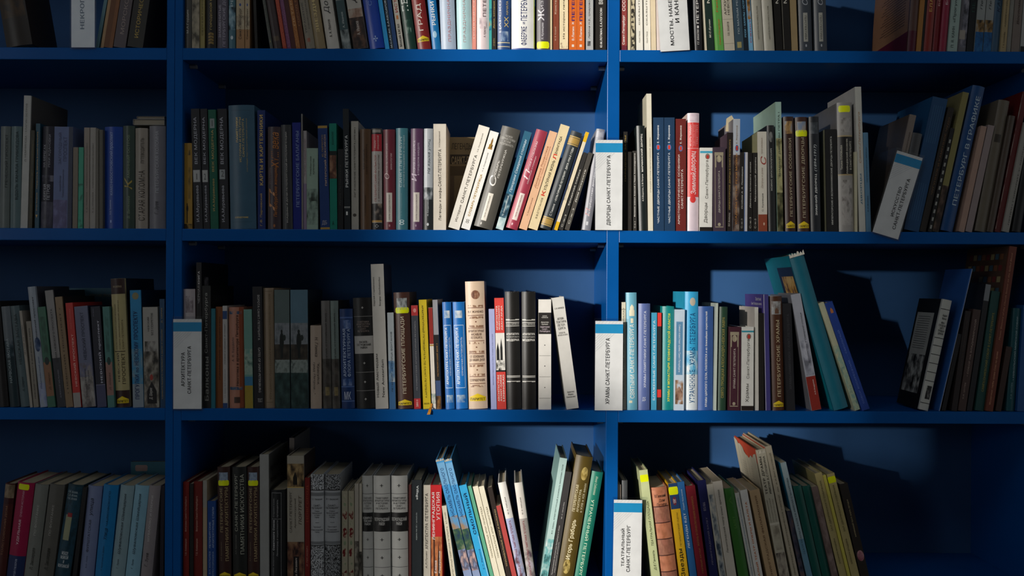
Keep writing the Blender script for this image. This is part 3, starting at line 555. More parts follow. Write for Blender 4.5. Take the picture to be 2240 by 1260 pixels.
b(979, 1004, 276, 68, '#eee8dc', 'white leaning book titled History of Saint Petersburg', t=[('История', '#443c34', .4, .64, .07, .23), ('САНКТ-ПЕТЕРБУРГА', '#3a342c', .4, .64, .25, .72), ('Н.А. Синдаловский', '#6c645a', .5, .64, .75, .93)], k='f')
b(1007, 1027, 288, 65, '#f2f0ea', 'narrow white leaning dictionary with gold title and a statue', t=[('СЛОВАРЬ ПЕТЕРБУРЖЦА', '#b48c30', .34, .62, .13, .56, 'b'), ('Н. А. Синдаловский', '#48443c', .4, .56, .59, .78), ('∞', '#98948c', .3, .65, .06, .1)], p=[(.3, .8, .82, .835, '#a87c38'), (.35, .75, .835, .87, '*#503818,#a0782c,#c8a050'), (.45, .65, .87, .94, '#8a6426', 'roof')], k='f')
b(1034, 1076, 279, 64, '#58554e', 'very thick dark grey leaning book with a white label', p=[(.28, .56, .07, .34, '#e4ddd0'), (.3, .38, .025, .05, '#c8c4bc', 'oval')], t=[('НАУМ СИНДАЛОВСКИЙ', '#5a544c', .36, .46, .1, .31), ('С', '#e8e4dc', .14, .5, .4, .52, 'i'), ('ЛОВАРЬ', '#e8e4dc', .3, .4, .5, .66), ('ПЕТЕРБУРЖЦА', '#e8e4dc', .5, .62, .5, .78), ('ЛЕКСИКОН\nСЕВЕРНОЙ СТОЛИЦЫ\nИСТОРИЯ\nИ СОВРЕМЕННОСТЬ', '#c8c4bc', .1, .9, .82, .92, 'h')])
b(1083, 1100, 288, 64, '#2f6580', 'narrow steel blue leaning book with a watery pale foot', p=[(0, 1, 0, .12, '*#98b4b8,#b8d0d0,#d8e4e4'), (0, 1, .12, .36, '*#1c3440,#2f5468,#98b4b8')], t=[('Н. Синдаловский', '#e8f0f0', .3, .55, .14, .34), ('Призраки Северной столицы', '#d8e8f0', .3, .72, .38, .92, 'i')], k='f')
b(1105, 1131, 285, 68, '#a63c50', 'crimson leaning book with a white author label', p=[(.3, .72, .09, .36, '#ecdcd4'), (.36, .5, .035, .06, '#e8c0c4', 'oval')], t=[('НАУМ СИНДАЛОВСКИЙ', '#6a4444', .42, .58, .12, .34), ('П', '#f4d8dc', .14, .56, .5, .6, 'i'), ('ОРОКИ И СОБЛАЗНЫ', '#f4d8dc', .3, .46, .58, .88), ('СЕВЕРНОЙ СТОЛИЦЫ', '#f4d8dc', .58, .74, .46, .74)])
b(1134, 1152, 288, 68, '#eaba94', 'narrow peach leaning book', t=[('Н. Синдаловский', '#7a5844', .4, .58, .14, .32), ('Динамика Романтика', '#b87858', .25, .5, .42, .85, 'i'), ('в зеркале городского фольклора', '#b87858', .58, .74, .42, .85)], k='f')
b(1154, 1175, 274, 72, '#ead6aa', 'pale yellow leaning book about cultural life in Leningrad', t=[('Э.В.СТЕПАНОВ', '#4c4434', .4, .58, .1, .3), ('К', '#d83c28', .25, .62, .32, .37, 'b'), ('УЛЬТУРНАЯ ЖИЗНЬ', '#3c3428', .32, .62, .375, .66, 'b'), ('Л', '#d83c28', .25, .62, .67, .72, 'b'), ('ЕНИНГРАДА', '#3c3428', .32, .62, .725, .89, 'b')], k='f')
b(1178, 1206, 288, 72, '#30363a', 'black leaning book with striped gold bands at both ends', p=[(0, 1, .035, .045, '#c8a860'), (0, 1, .05, .105, '#b4924c'), (0, 1, .11, .12, '#c8a860'), (0, 1, .86, .87, '#c8a860'), (0, 1, .875, .935, '#b4924c'), (0, 1, .94, .95, '#c8a860')], t=[('С.Тимина', '#e0e0dc', .5, .7, .14, .26), ('• КУЛЬТУРНЫЙ ПЕТЕРБУРГ: ДИСК-1920-Е ГОДЫ', '#ecece4', .48, .74, .28, .84, 'b')])
b(1207, 1211, 297, 65, '#1c2c4c', 'paper thin navy leaning booklet', k='p')
b(1211, 1219, 289, 70, '#e8dabc', 'thin cream leaning book with yellow ends', p=[(0, 1, 0, .085, '#e8b820'), (0, 1, .9, 1, '#e8b820'), (0, 1, .3, .45, '*#e8dabc,#d0c4a8,#8c8478')], k='p')
b(1221, 1231, 334, 55, '#2c2a28', 'thin short black leaning booklet, first of the two', t=[('Бродячая собака', '#e0dcd0', .35, .7, .32, .78, 'b'), ('С-ж-3', '#d8d4c8', .35, .7, .04, .2)], k='p')
b(1234, 1246, 334, 53, '#4a4640', 'thin short grey leaning booklet, second of the two', t=[('Дом искусств', '#ece8dc', .35, .7, .36, .78, 'b'), ('С-ж-3', '#d8d4c8', .35, .7, .08, .28)], k='p')
b(1270, 1292, 282, 32, '#8c8c94', 'grey leaning book partly behind the palaces sign', p=[(.1, .9, .86, .98, '*#8c8c94,#b4b4bc,#6c6c74'), (.35, .6, .05, .085, '#d4d4d8')], t=[('Петербургские доходные дома', '#ecebf0', .4, .68, .14, .72, 'b'), ('П', '#c89090', .1, .6, .14, .22, 'i')])
row(1, 2)
b(1364, 1373, 288, 0, '#1e1a16', 'thin black book with gold letters beside the palaces sign', t=[('ПАРАДНЫЕ ЗАЛЫ', '#b89850', .3, .7, .5, .96)], k='p')
b(1374, 1382, 332, 0, '#26221e', 'thin short black booklet beside the palaces sign', t=[('Великие князья Михаил и Павел', '#4c443c', .3, .7, .16, .8)], k='p')
b(1384, 1394, 330, 0, '#34322e', 'thin short black booklet lettered in white', t=[('Великие князья Алексей и Павел Александровичи', '#ece8e0', .35, .72, .18, .97, 'b'), ('С-ж-3', '#c8c4bc', .35, .72, .04, .12)], k='p')
b(1396, 1417, 275, -6, '#151d1c', 'black book titled Mariinsky Palace in white', t=[('А.Н.Воротин, Е.Ф.Петров', '#ece8e0', .45, .68, .28, .54), ('МАРИИНСКИЙ ДВОРЕЦ', '#f4f0e8', .42, .7, .56, .92, 'b')], w=.16)
b(1418, 1429, 205, -4, '#d8d2be', 'tall cream book rising above the black palace book', side='#c8c2aa', t=[('СТАНЦИЯ ОСТРОВ ИМПЕРАТОРСКИЙ ДВОРЕЦ', '#7c7868', .45, .72, .28, .68)], k='f', w=.16)
for i, x in enumerate((1430, 1454)):
    b(x, x+23, 257, -1, '#1e3a58', ('navy book on private palaces beside the tall cream one', 'navy book on private palaces beside the dark red one')[i], t=[('ЧАСТНЫЕ ДВОРЦЫ САНКТ-ПЕТЕРБУРГА', '#e4e8ec', .36, .58, .07, .69), ('Е. Жерихина', '#e4e8ec', .36, .58, .775, .93, 'b')], p=[(.26, .66, .71, .765, '#4878b0', 'oval'), (.36, .58, .72, .755, '#d84030')], k='f')
b(1478, 1501, 260, 0, '#6e2622', 'dark red book on aristocratic mansions', t=[('АРИСТОКРАТИЧЕСКИЕ ОСОБНЯКИ', '#ece0d8', .22, .4, .06, .68), ('САНКТ-ПЕТЕРБУРГА', '#ece0d8', .52, .72, .2, .55), ('Е. Жерихина', '#ece0d8', .4, .62, .78, .94, 'b')], p=[(.3, .68, .71, .765, '#4878b0', 'oval'), (.4, .6, .72, .755, '#d84030')], k='f')
b(1502, 1528, 247, 2, '#e2d0d8', 'pink and scarlet book titled Winter Palace in script', side='#d8c0b4', p=[(0, 1, .29, .92, '#de3c3a'), (.25, .75, .24, .3, '#de3c3a', 'oval'), (.03, .97, .7, .703, '#f4d8d8'), (.43, .45, .71, .92, '#f4d8d8'), (.2, .9, .93, .99, '*#e2d0d8,#d0b8c4,#c0a0b0')], t=[('Зимний', '#f8ecec', .3, .75, .31, .5, 'i'), ('дворец', '#f8ecec', .36, .8, .5, .68, 'i'), ('ИГОРЬ ЗИМИН', '#f4d8d8', .18, .34, .72, .9), ('ЛЮДИ И СТЕНЫ. ИСТОРИЯ', '#f4c8c8', .52, .6, .72, .9), ('ИМПЕРАТОРСКОЙ РЕЗИДЕНЦИИ', '#f4c8c8', .66, .74, .72, .9), ('1762—1917', '#f4c8c8', .8, .88, .74, .9)])
b(1530, 1558, 323, 1, '#f0eee6', 'short white book titled Palaces with a blue stripe', p=[(0, 1, .935, .96, '#48b0d0'), (0, 1, 0, .05, '#241e1c'), (.42, .8, .86, .93, '#8c8478', 'oval'), (.52, .72, .87, .91, '#c83c30')], t=[('Дворцы', '#48443e', .34, .66, .1, .34), ('Санкт-Петербурга', '#5a564e', .44, .72, .39, .85)], k='f')
for_dv = dict(p=[(.14, .18, .06, .8, '#a89c84'), (.78, .82, .06, .8, '#a89c84'), (.12, .84, .9, .94, '#a89c84'), (.28, .68, .82, .9, '*#4e3f4c,#a89c84,#c4b898', 'oval'), (.14, .26, .76, .9, '#a89c84'), (.7, .82, .76, .9, '#a89c84'), (.36, .6, .06, .1, '#b0a48c', 'oval'), (.14, .82, .045, .055, '#a89c84')], k='f')
b(1560, 1588, 322, -1, '#4c3d4a', 'short violet grey book with a pale engraved column frame', t=[('ДВОРЦЫ САНКТ-ПЕТЕРБУРГА', '#d8d0c4', .42, .58, .22, .72)], **for_dv)
b(1589, 1601, 290, 2, '#2c2422', 'narrow brown black book with a gold title', side='#62505c', t=[('ИМПЕРАТОРСКИЕ ДВОРЦЫ В САНКТ-ПЕТЕРБУРГЕ', '#c4a45c', .36, .66, .22, .93), ('В.И. Аксельрод', '#c8c0b4', .3, .68, .05, .19, 'i')], k='f')
b(1602, 1617, 260, 2, '#cdd2da', 'book with a white head, brown river photograph and orange title', side='#8c8890', p=[(0, 1, 0, .68, '*#3c302c,#64504a,#948478'), (.3, .8, .71, .77, '#4878b0', 'oval'), (.42, .7, .72, .76, '#d84030')], t=[('УСАДЬБЫ УСТЬЯ РЕКИ МОЙКИ', '#d89850', .3, .7, .06, .69), ('Е. Жерихина', '#9c7c4c', .4, .66, .78, .94)], k='f')
b(1618, 1626, 333, 1, '#2a2622', 'thin short black booklet on a mansion, lettered in italics', t=[('Особняк А. А. Половцова', '#f0ece0', .4, .8, .28, .82, 'ib'), ('С-ж-3', '#c8c4b8', .3, .75, .04, .16)], k='p')
b(1627, 1635, 333, 1, '#e6e4e6', 'thin white booklet with a blue edge', p=[(.04, .24, 0, 1, '#3c68b0')], k='p')
b(1636, 1646, 334, 0, '#24201c', 'thin short black booklet about a grand prince palace', t=[('Дворец великого князя', '#ece8dc', .38, .72, .3, .88), ('С-ж-3', '#c8c4b8', .3, .72, .04, .18)], k='p')
b(1647, 1657, 334, 0, '#2a2622', 'thin short black booklet about the Marble Palace', t=[('Мраморный дворец', '#ece8dc', .4, .76, .38, .94), ('С-ж-3', '#c8c4b8', .3, .72, .04, .16)], k='p')
b(1659, 1679, 288, -2, '#ebe4d4', 'cream book with a red script initial and rust foot', side='#b8b48a', p=[(0, 1, 0, .17, '#a05038'), (.55, .72, .06, .09, '#e0c0a8', 'oval')], t=[('С. Кузнецов', '#3c3a34', .4, .64, .2, .38), ('Дворцы и дома', '#a89484', .35, .62, .43, .64, 'i'), ('С', '#b04438', .3, .92, .66, .76, 'i'), ('трогановых', '#a89484', .4, .6, .77, .94, 'i')], k='f')
b(1682, 1698, 274, -4, '#262728', 'black book titled Michael Castle reading downwards', t=[('МИХАЙЛОВСКИЙ ЗАМОК', '#d4d4cc', .38, .66, .38, .78, 'd')], p=[(.25, .75, .84, .94, '*#262728,#8c8c88,#4c4c4c', 'oval')])
b(1701, 1714, 223, -5, '#a6c6b8', 'tall mint green book with an olive garden picture', side='#b4d0ba', p=[(0, 1, .3, .72, '*#a8a06c,#b4b080,#706c44'), (0, 1, 0, .3, '*#2a2c1c,#545438,#84805c')], t=[('ЗИМНИЕ ДВОРЦЫ ПЕТРА I', '#3c4c44', .4, .72, .42, .92)], k='f', w=.2)
b(1719, 1742, 255, -5, '#3a221c', 'brown book titled Petersburg Mansions with yellow mark', p=[(.12, .82, .85, .96, '*#8c9098,#b49058,#6a4c30')]+PAR(.03, .06), t=[('ПЕТЕРБУРГСКИЕ ОСОБНЯКИ', '#c0b498', .44, .7, .13, .81)]+PART(.03, .06))
b(1746, 1773, 256, -6, '#42281f', 'brown book titled Petersburg Palaces with a yellow price sticker', p=[(.14, .86, .87, .96, '*#8090a8,#a89c90,#5c4c40'), (.02, .96, .83, .885, STK)]+PAR(.03, .06), t=[('ПЕТЕРБУРГСКИЕ ДВОРЦЫ', '#c0b498', .42, .7, .12, .82)]+PART(.03, .06))
b(1775, 1797, 255, -5, '#20242a', 'black book on the Winter Palace with dates in brackets', p=[(.12, .86, .85, .95, '*#20242a,#444a50,#6c7074')], t=[('ЗИМНИЙ ДВОРЕЦ', '#e0e0dc', .4, .68, .14, .5, 'b'), ('(1894-1917)', '#c0c4c4', .4, .72, .52, .76, 'i')])
b(1809, 1834, 283, -4, '#1f1f20', 'black book on imperial and grand ducal palaces', side='#7a7a64', t=[('ИМПЕРАТОРСКИЕ И ВЕЛИКОКНЯЖЕСКИЕ ДВОРЦЫ ПЕТЕРБУРГА', '#d0d0ca', .42, .6, .07, .93)], k='f')
b(1837, 1870, 224, -5, '#8f8c88', 'thick grey book with a black band and yellow sticker', side='#6e6a66', p=[(0, 1, .435, .74, '#1c1a1a'), (0, 1, .435, .445, '#a8946c'), (0, 1, .735, .745, '#a8946c'), (.2, .9, .05, .4, '*#8f8c88,#a09c98,#6c6864'), (.2, .9, .77, .88, '*#8f8c88,#a09c98,#6c6864'), (.08, .86, .925, .975, STK)], t=[('Татьяна СОЛОВЬЕВА', '#c8c4b4', .16, .27, .48, .67), ('РУМЯНЦЕВСКИЙ ОСОБНЯК', '#d8d4c4', .5, .65, .45, .72), ('В САНКТ-ПЕТЕРБУРГЕ', '#d8d4c4', .76, .9, .48, .7)])
b(1871, 1877, 332, -1, '#b8b49a', 'thin short cream booklet beside the thick grey book', k='p')
b(1878, 1894, 190, -10, '#bcbcb4', 'very tall pale grey book titled Palaces in blue', side='#b0aeaa', t=[('ДВОРЦЫ', '#3c6c88', .35, .65, .19, .4, 'b'), ('Санкт-Петербурга', '#a8805c', .3, .7, .47, .83, 'i')], k='f', w=.19)
b(1895, 1906, 290, -7, '#5c86a4', 'narrow steel blue book beside the very tall grey one', t=[('А.Н.Фомин', '#20303c', .35, .65, .2, .36), ('ИМПЕРАТОРСКИЕ ДВОРЦЫ', '#28404e', .4, .65, .5, .85)], k='p')
b(1934, 1950, 251, 56, '#8a7d74', 'taupe leaning book behind the tilted art sign', side='#5e5248', t=[('Архитектура Ленинграда', '#4c4038', .45, .7, .45, .85)], k='f')
b(1951, 1974, 291, 45, '#4a4a4c', 'dark grey leaning book peeping above the tilted art sign')
b(1976, 2010, 214, 64, '#1f4a74', 'big blue leaning book with ruled lines on its spine', side='#255886', p=[(.2+.14*i, .22+.14*i, v, v+.28, '#4a7498') for i in range(5) for v in (.08, .66)], k='f')
b(2011, 2027, 235, 63, '#2e2823', 'black brown leaning book with a bronze title', t=[('ЧУГУННОЕ И КАМЕННОЕ ЧУДО', '#7c5c3c', .4, .75, .3, .92)], k='f')
b(2028, 2038, 280, 50, '#1c1c1e', 'narrow black leaning book with a chain of white squares', p=[(.3, .75, .03+.075*i, .065+.075*i, '#a4a49c') for i in range(12)], k='f')
b(2039, 2053, 202, 67, '#8c8450', 'olive yellow leaning book with a dark picture foot', side='#847c54', p=[(0, 1, 0, .33, '*#1c1814,#3c2c24,#645044')], k='f')
b(2057, 2085, 188, 72, '#1b4a80', 'big blue leaning book titled Petersburg in Prints', t=[('ПЕТЕРБУРГ В ГРАФИКЕ', '#b8ccd8', .4, .78, .18, .93)])
b(2096, 2109, 276, 50, '#b09080', 'narrow salmon tan leaning book, first of two', k='f')
b(2111, 2127, 274, 50, '#9a8a88', 'narrow pinkish grey leaning book, second of two', k='f')
b(2131, 2158, 219, 53, '#6b6254', 'thick taupe leaning book with a small dark label', p=[(.2, .75, .68, .74, '#3c342c')])
b(2159, 2173, 253, 49, '#54483e', 'brown leaning book beside the thick taupe one')
b(2175, 2189, 201, 62, '#5e1c1c', 'tall dark red leaning book with torn white edges', side='#641a1a', p=[(0, .12, .02, .98, '*#5e1c1c,#8c7c74,#a89c90')], k='f')
b(2191, 2210, 268, 48, '#9a968e', 'grey leaning book with widely spaced small letters', t=[('ЛЕНИН ГОВОРИТ С БРОНЕВИКА', '#3c3834', .6, .76, .06, .95)], k='f')
b(2212, 2236, 270, 40, '#222224', 'black leaning book at the very end of the picture')
# ---- third shelf
row(2, 0)
b(-4, 18, 660, -20, '#242222', 'black leaning book at the shaded picture edge')
b(21, 42, 671, -20, '#6a7278', 'leaning book with grey head and dark teal foot', p=[(0, 1, 0, .55, '#22343a'), (0, 1, .5, .66, '*#22343a,#3c4c54,#6a7278')], t=[('НАРВСКАЯ ЗАСТАВА', '#a0b0b4', .3, .6, .24, .68)])
b(43, 65, 670, -24, '#56666a', 'grey green leaning book titled Neva Gate', t=[('НЕВСКАЯ ЗАСТАВА', '#2a3638', .4, .7, .42, .92), ('А. Шерих', '#2a3638', .45, .75, .15, .3, 'i')])
b(66, 72, 680, -24, '#a39a8e', 'thin beige leaning booklet', t=[('Из той же зауми', '#3a342e', .3, .7, .55, .85)], k='p')
b(74, 85, 703, -17, '#8a8276', 'short narrow tan leaning book with black title', t=[('НЕВСКИЙ ПРОСПЕКТ В ДНИ ВОЙНЫ И МИРА', '#2a2622', .35, .7, .1, .92)], k='f')
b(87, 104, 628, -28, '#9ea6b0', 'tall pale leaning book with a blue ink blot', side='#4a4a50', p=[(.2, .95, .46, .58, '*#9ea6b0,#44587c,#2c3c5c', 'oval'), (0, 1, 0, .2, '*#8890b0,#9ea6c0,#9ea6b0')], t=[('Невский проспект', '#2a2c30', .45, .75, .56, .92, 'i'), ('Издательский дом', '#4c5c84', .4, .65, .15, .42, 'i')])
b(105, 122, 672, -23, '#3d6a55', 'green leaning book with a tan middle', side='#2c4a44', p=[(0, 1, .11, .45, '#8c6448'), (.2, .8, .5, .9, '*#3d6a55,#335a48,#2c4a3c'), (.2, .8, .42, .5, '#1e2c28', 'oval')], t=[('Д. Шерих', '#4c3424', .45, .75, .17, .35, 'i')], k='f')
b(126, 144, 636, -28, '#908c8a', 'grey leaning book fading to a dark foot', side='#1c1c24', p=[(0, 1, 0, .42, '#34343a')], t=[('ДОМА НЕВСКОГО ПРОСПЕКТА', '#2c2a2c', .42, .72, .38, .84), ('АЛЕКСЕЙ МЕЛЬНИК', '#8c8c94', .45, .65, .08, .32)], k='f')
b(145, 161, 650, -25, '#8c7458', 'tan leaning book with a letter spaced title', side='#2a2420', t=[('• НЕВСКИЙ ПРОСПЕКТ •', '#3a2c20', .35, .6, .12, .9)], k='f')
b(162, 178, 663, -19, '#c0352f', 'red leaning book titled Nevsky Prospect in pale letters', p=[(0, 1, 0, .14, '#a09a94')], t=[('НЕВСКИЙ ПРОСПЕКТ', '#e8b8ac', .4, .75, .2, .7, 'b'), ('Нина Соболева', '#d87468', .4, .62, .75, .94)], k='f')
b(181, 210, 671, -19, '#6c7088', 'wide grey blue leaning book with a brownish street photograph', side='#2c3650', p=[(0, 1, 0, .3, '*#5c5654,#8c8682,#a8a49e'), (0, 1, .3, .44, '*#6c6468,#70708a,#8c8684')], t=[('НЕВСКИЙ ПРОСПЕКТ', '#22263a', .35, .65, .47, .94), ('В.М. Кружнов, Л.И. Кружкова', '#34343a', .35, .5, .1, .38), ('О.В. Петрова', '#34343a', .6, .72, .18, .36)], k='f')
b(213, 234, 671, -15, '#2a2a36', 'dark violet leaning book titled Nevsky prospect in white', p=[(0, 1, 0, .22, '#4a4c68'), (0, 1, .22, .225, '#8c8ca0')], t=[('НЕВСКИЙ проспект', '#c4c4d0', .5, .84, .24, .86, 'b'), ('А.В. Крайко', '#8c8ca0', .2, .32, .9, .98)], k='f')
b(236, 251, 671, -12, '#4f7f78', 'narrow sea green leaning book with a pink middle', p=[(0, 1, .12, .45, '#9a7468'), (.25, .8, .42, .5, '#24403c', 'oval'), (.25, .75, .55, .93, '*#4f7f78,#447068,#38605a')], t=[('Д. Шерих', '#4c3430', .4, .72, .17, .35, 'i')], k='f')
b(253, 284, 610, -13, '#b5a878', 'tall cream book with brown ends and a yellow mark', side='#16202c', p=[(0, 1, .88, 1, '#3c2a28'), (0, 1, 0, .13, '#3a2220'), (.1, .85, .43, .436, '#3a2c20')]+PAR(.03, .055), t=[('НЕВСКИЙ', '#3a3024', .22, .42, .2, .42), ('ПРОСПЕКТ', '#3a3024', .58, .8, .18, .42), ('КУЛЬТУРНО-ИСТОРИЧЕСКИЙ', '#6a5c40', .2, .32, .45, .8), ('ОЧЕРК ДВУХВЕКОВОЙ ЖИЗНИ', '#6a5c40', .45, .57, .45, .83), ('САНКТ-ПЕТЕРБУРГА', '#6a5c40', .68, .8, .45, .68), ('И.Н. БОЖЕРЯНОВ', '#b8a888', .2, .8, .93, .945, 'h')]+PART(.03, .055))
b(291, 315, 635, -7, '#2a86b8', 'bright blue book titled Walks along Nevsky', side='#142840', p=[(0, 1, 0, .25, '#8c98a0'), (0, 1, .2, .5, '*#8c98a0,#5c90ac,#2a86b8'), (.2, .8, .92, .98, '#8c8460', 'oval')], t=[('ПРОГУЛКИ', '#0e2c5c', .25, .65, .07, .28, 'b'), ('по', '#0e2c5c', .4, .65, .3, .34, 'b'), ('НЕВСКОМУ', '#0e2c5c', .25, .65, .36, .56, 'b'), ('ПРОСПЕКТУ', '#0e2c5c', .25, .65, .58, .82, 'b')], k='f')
b(316, 349, 672, -4, '#a8a49c', 'grey book with a cathedral photograph and a woman in costume', p=[(0, 1, 0, .56, '*#2c2a26,#6c665c,#a09a8e'), (.2, .85, .04, .26, '#1c1a1c', 'roof'), (.4, .62, .27, .33, '#a03c34', 'oval'), (.1, .9, .56, .66, '*#48463e,#84807a,#a8a49c')], t=[('НЕВСКИЙ', '#2c2a28', .28, .42, .76, .9), ('БЕЗ СЕКРЕТОВ', '#2c2a28', .54, .68, .72, .94), ('Д. Шерих', '#d0ccc4', .35, .6, .08, .2, 'i')], k='f')
b(351, 362, 654, -2, '#2a4a68', 'narrow blue book beside the double upright', t=[('УДИВИТЕЛЬНОГО ПЕТЕРБУРГА БЫЛИ И НЕБЫЛИ', '#b8a068', .3, .6, .08, .72), ('Д. ШЕРИХ', '#b8a068', .3, .6, .78, .92)], k='f')
b(150, 263, 630, 0, '#2a6880', 'teal book turned cover outwards at the back of the shelf', k='p', w=.014, s=.21, layer=1, t=[('НЕВСКИЙ ПРОСПЕКТ', '#8c8468', .4, .95, .92, .95, 'h')])
row(2, 1)
b(400, 427, 632, -2, '#5a2c30', 'dark red book with a pale emblem behind the architecture sign', p=[(0, 1, .44, 1, '#b0a6a8'), (.2, .85, .8, .94, '*#b0a6a8,#84787c,#5c5054')], t=[('БАНК', '#3a3034', .2, .7, .64, .68, 'h'), ('АЛМАЗОВ', '#3a3034', .1, .9, .57, .61, 'h')])
b(429, 441, 574, 0, '#232123', 'tall narrow black book lettered Black Book', t=[('ЧЕРНАЯ ', '#a8a4a4', .3, .7, .72, .84), ('КНИГА', '#d0cccc', .3, .7, .85, .94, 'b')], k='f', side='#161416')
b(443, 462, 625, -1, '#242424', 'tall black book titled Balconies in large grey letters', side='#121212', t=[('Балконы', '#84847e', .28, .74, .06, .42, 'b'), ('Санкт-Петербурга', '#9c9c96', .3, .7, .45, .94)], k='f', w=.18)
b(462, 471, 675, 0, '#1e6a78', 'thin teal book beside the tall black one', k='p')
b(472, 488, 671, 0, '#7a4620', 'copper brown book with dark faded lettering', t=[('Каменное зодчество', '#4c2c18', .4, .7, .28, .9)], k='f')
b(488, 498, 669, -1, '#b8b4b0', 'narrow white book with a blue block near its head', p=[(0, 1, .87, .95, '#2c4878'), (0, 1, 0, .05, '#2c4878')], t=[('ПОРФИР И МРАМОР, И ГРАНИТ...', '#3c3a38', .35, .65, .43, .84), ('А.Г. Булах, М.Э. Воеводский', '#4c4a48', .35, .6, .1, .38)], k='p')
b(501, 534, 672, -2, '#b07862', 'pinkish orange book with blue ribbons', p=[(.72, 1, 0, 1, '#8c4426'), (.05, .9, .93, .96, '*#b07862,#3c5470,#24405c'), (.05, .9, .18, .21, '*#b07862,#3c5470,#24405c'), (.35, .75, .05, .11, '#48342c')], t=[('А. В. Бурдало', '#48302a', .22, .4, .46, .7), ('Неоготика в архитектуре Петербурга', '#3c2824', .5, .72, .22, .92, 'b')])
b(536, 554, 677, -3, '#6e9a8e', 'pale sea green book with blue and yellow lower blocks', p=[(0, 1, 0, .23, '#a08c34'), (0, 1, .23, .32, '#3c7ca0'), (0, 1, .34, .6, '*#6e9a8e,#9cb0a0,#4c6e64')], k='f')
b(556, 577, 627, -4, '#252528', 'tall black book about city gates, lettered downwards', t=[('ВОРОТА САНКТ-ПЕТЕРБУРГА', '#c4c0bc', .52, .75, .56, .93, 'd'), ('GATES OF SAINT-PETERSBURG', '#c4c0bc', .52, .75, .13, .5, 'd'), ('ТЕОСТ', '#c4c0bc', .4, .9, .05, .08, 'h')], k='f')
b(578, 601, 630, -3, '#96826a', 'tan book with a faded title about restoring monuments', t=[('ВОССТАНОВЛЕНИЕ ПАМЯТНИКОВ АРХИТЕКТУРЫ ЛЕНИНГРАДА', '#7a6850', .5, .72, .07, .95, 'd')], p=[(.2, .85, .045, .05, '#78664e'), (.2, .85, .97, .975, '#78664e')])
for i, (x0, x1, c) in enumerate(((602, 635, '#5c6a68'), (637, 675, '#5a7888'))):
    b(x0, x1, 634, -2, c, ('grey green book with a statue and balustrade photograph', 'bluish book with a statue and balustrade photograph')[i], side='#262c2c', p=[(0, 1, .54, .72, '*#5c6468,#84888c,#6c7478'), (0, 1, .4, .54, '*#2c2a26,#3a342c,#4c463c'), (.4, .54, .63, .665, '#1e2422', 'oval'), (.33, .62, .49, .64, '#1e2422', 'oval'), (.4, .56, .42, .52, '#1e2422'), (.55, .75, .57, .62, '#28302c', 'oval'), (0, 1, .3, .41, '*#6c7672,#8c9690,#3c4642'), (0, 1, 0, .3, '*#1c2c2a,#2c403e,#3c5450')], k='f')
b(679, 704, 712, -1, '#b4a08e', 'short beige book with an italic title reading down', t=[('Н. Глинка', '#322a26', .45, .72, .62, .86, 'id'), ('"Красуйся,', '#322a26', .6, .85, .28, .56, 'id'), ('град Петров..."', '#322a26', .25, .48, .17, .56, 'id')])
for i, (x, c, dx) in enumerate(((706, '#6e6a66', -5), (727, '#74827c', -5))):
    b(x, x+(20, 17)[i], 658, dx, c, ('grey brown book titled Stern, Graceful View', 'grey green book titled Stern, Graceful View')[i], side='#2c2a28', p=[(0, 1, 0, .46, '*#34302c,#4c4640,#5c564e'), (.3, .8, .12, .2, '*#4c4434,#8c7c54,#4c4434')], t=[('СТРОГИЙ, СТРОЙНЫЙ ВИД..."', '#2a2826', .42, .66, .38, .92)])
b(747, 776, 676, -5, '#1c3a6e', 'navy book with silver floral ornament and a white monogram', p=[(0, 1, .905, .92, '#4c68a0'), (0, 1, .215, .225, '#5c78b0'), (0, 1, .07, .08, '#5c78b0'), (.15, .85, .8, .89, '*#1c3a6e,#3c5c94,#8c9cc0'), (.15, .85, .23, .3, '*#1c3a6e,#3c5c94,#8c9cc0')], t=[('АРХИТЕКТУРНАЯ', '#c0d0e8', .22, .44, .32, .8), ('ФЛОРА ПЕТЕРБУРГА', '#c0d0e8', .54, .78, .32, .8), ('МК', '#d0d8e8', .25, .75, .09, .17, 'h')])
b(780, 822, 652, -9, '#1e1e1e', 'thick black book with crosses and a white label', p=[(0, 1, .495, .655, '#b4b0aa'), (0, 1, .83, .833, '#a8a4a0'), (0, 1, .326, .329, '#a8a4a0'), (0, 1, .16, .163, '#a8a4a0')], t=[('ВАСИЛЕ-\nОСТРОВСКИЙ\nРАЙОН', '#2a2826', .14, .86, .54, .61, 'hb'), ('ПАМЯТНИКИ\nАРХИТЕКТУРЫ\nИ ИСТОРИИ\nСАНКТ-\nПЕТЕРБУРГА', '#9c8c84', .15, .85, .69, .79, 'h')]+[('+', '#c8c4c0', .44, .56, v, v+.02, 'hb') for v in (.9, .4, .23, .075)])
b(822, 850, 578, -11, '#c2beb6', 'very tall pale grey book with Russian and English titles', side='#283044', t=[('Сергей Горбатенко', '#34322e', .1, .26, .71, .91), ('Sergey Gorbatenko', '#34322e', .55, .72, .71, .91), ('Новый Амстердам', '#2a2826', .12, .34, .08, .38), ('New Amsterdam', '#2a2826', .55, .75, .08, .34)], k='f', w=.14)
b(852, 866, 684, -5, '#b4bcc0', 'narrow pale book shading to blue at its foot', p=[(0, 1, 0, .28, '#3e6fa0'), (0, 1, .28, .5, '*#3e6fa0,#7898b4,#b4bcc0')], t=[('ПЕТЕРБУРГ – СТОЛИЦА ФОНТАНОВ', '#343c44', .42, .72, .18, .8)], k='f')
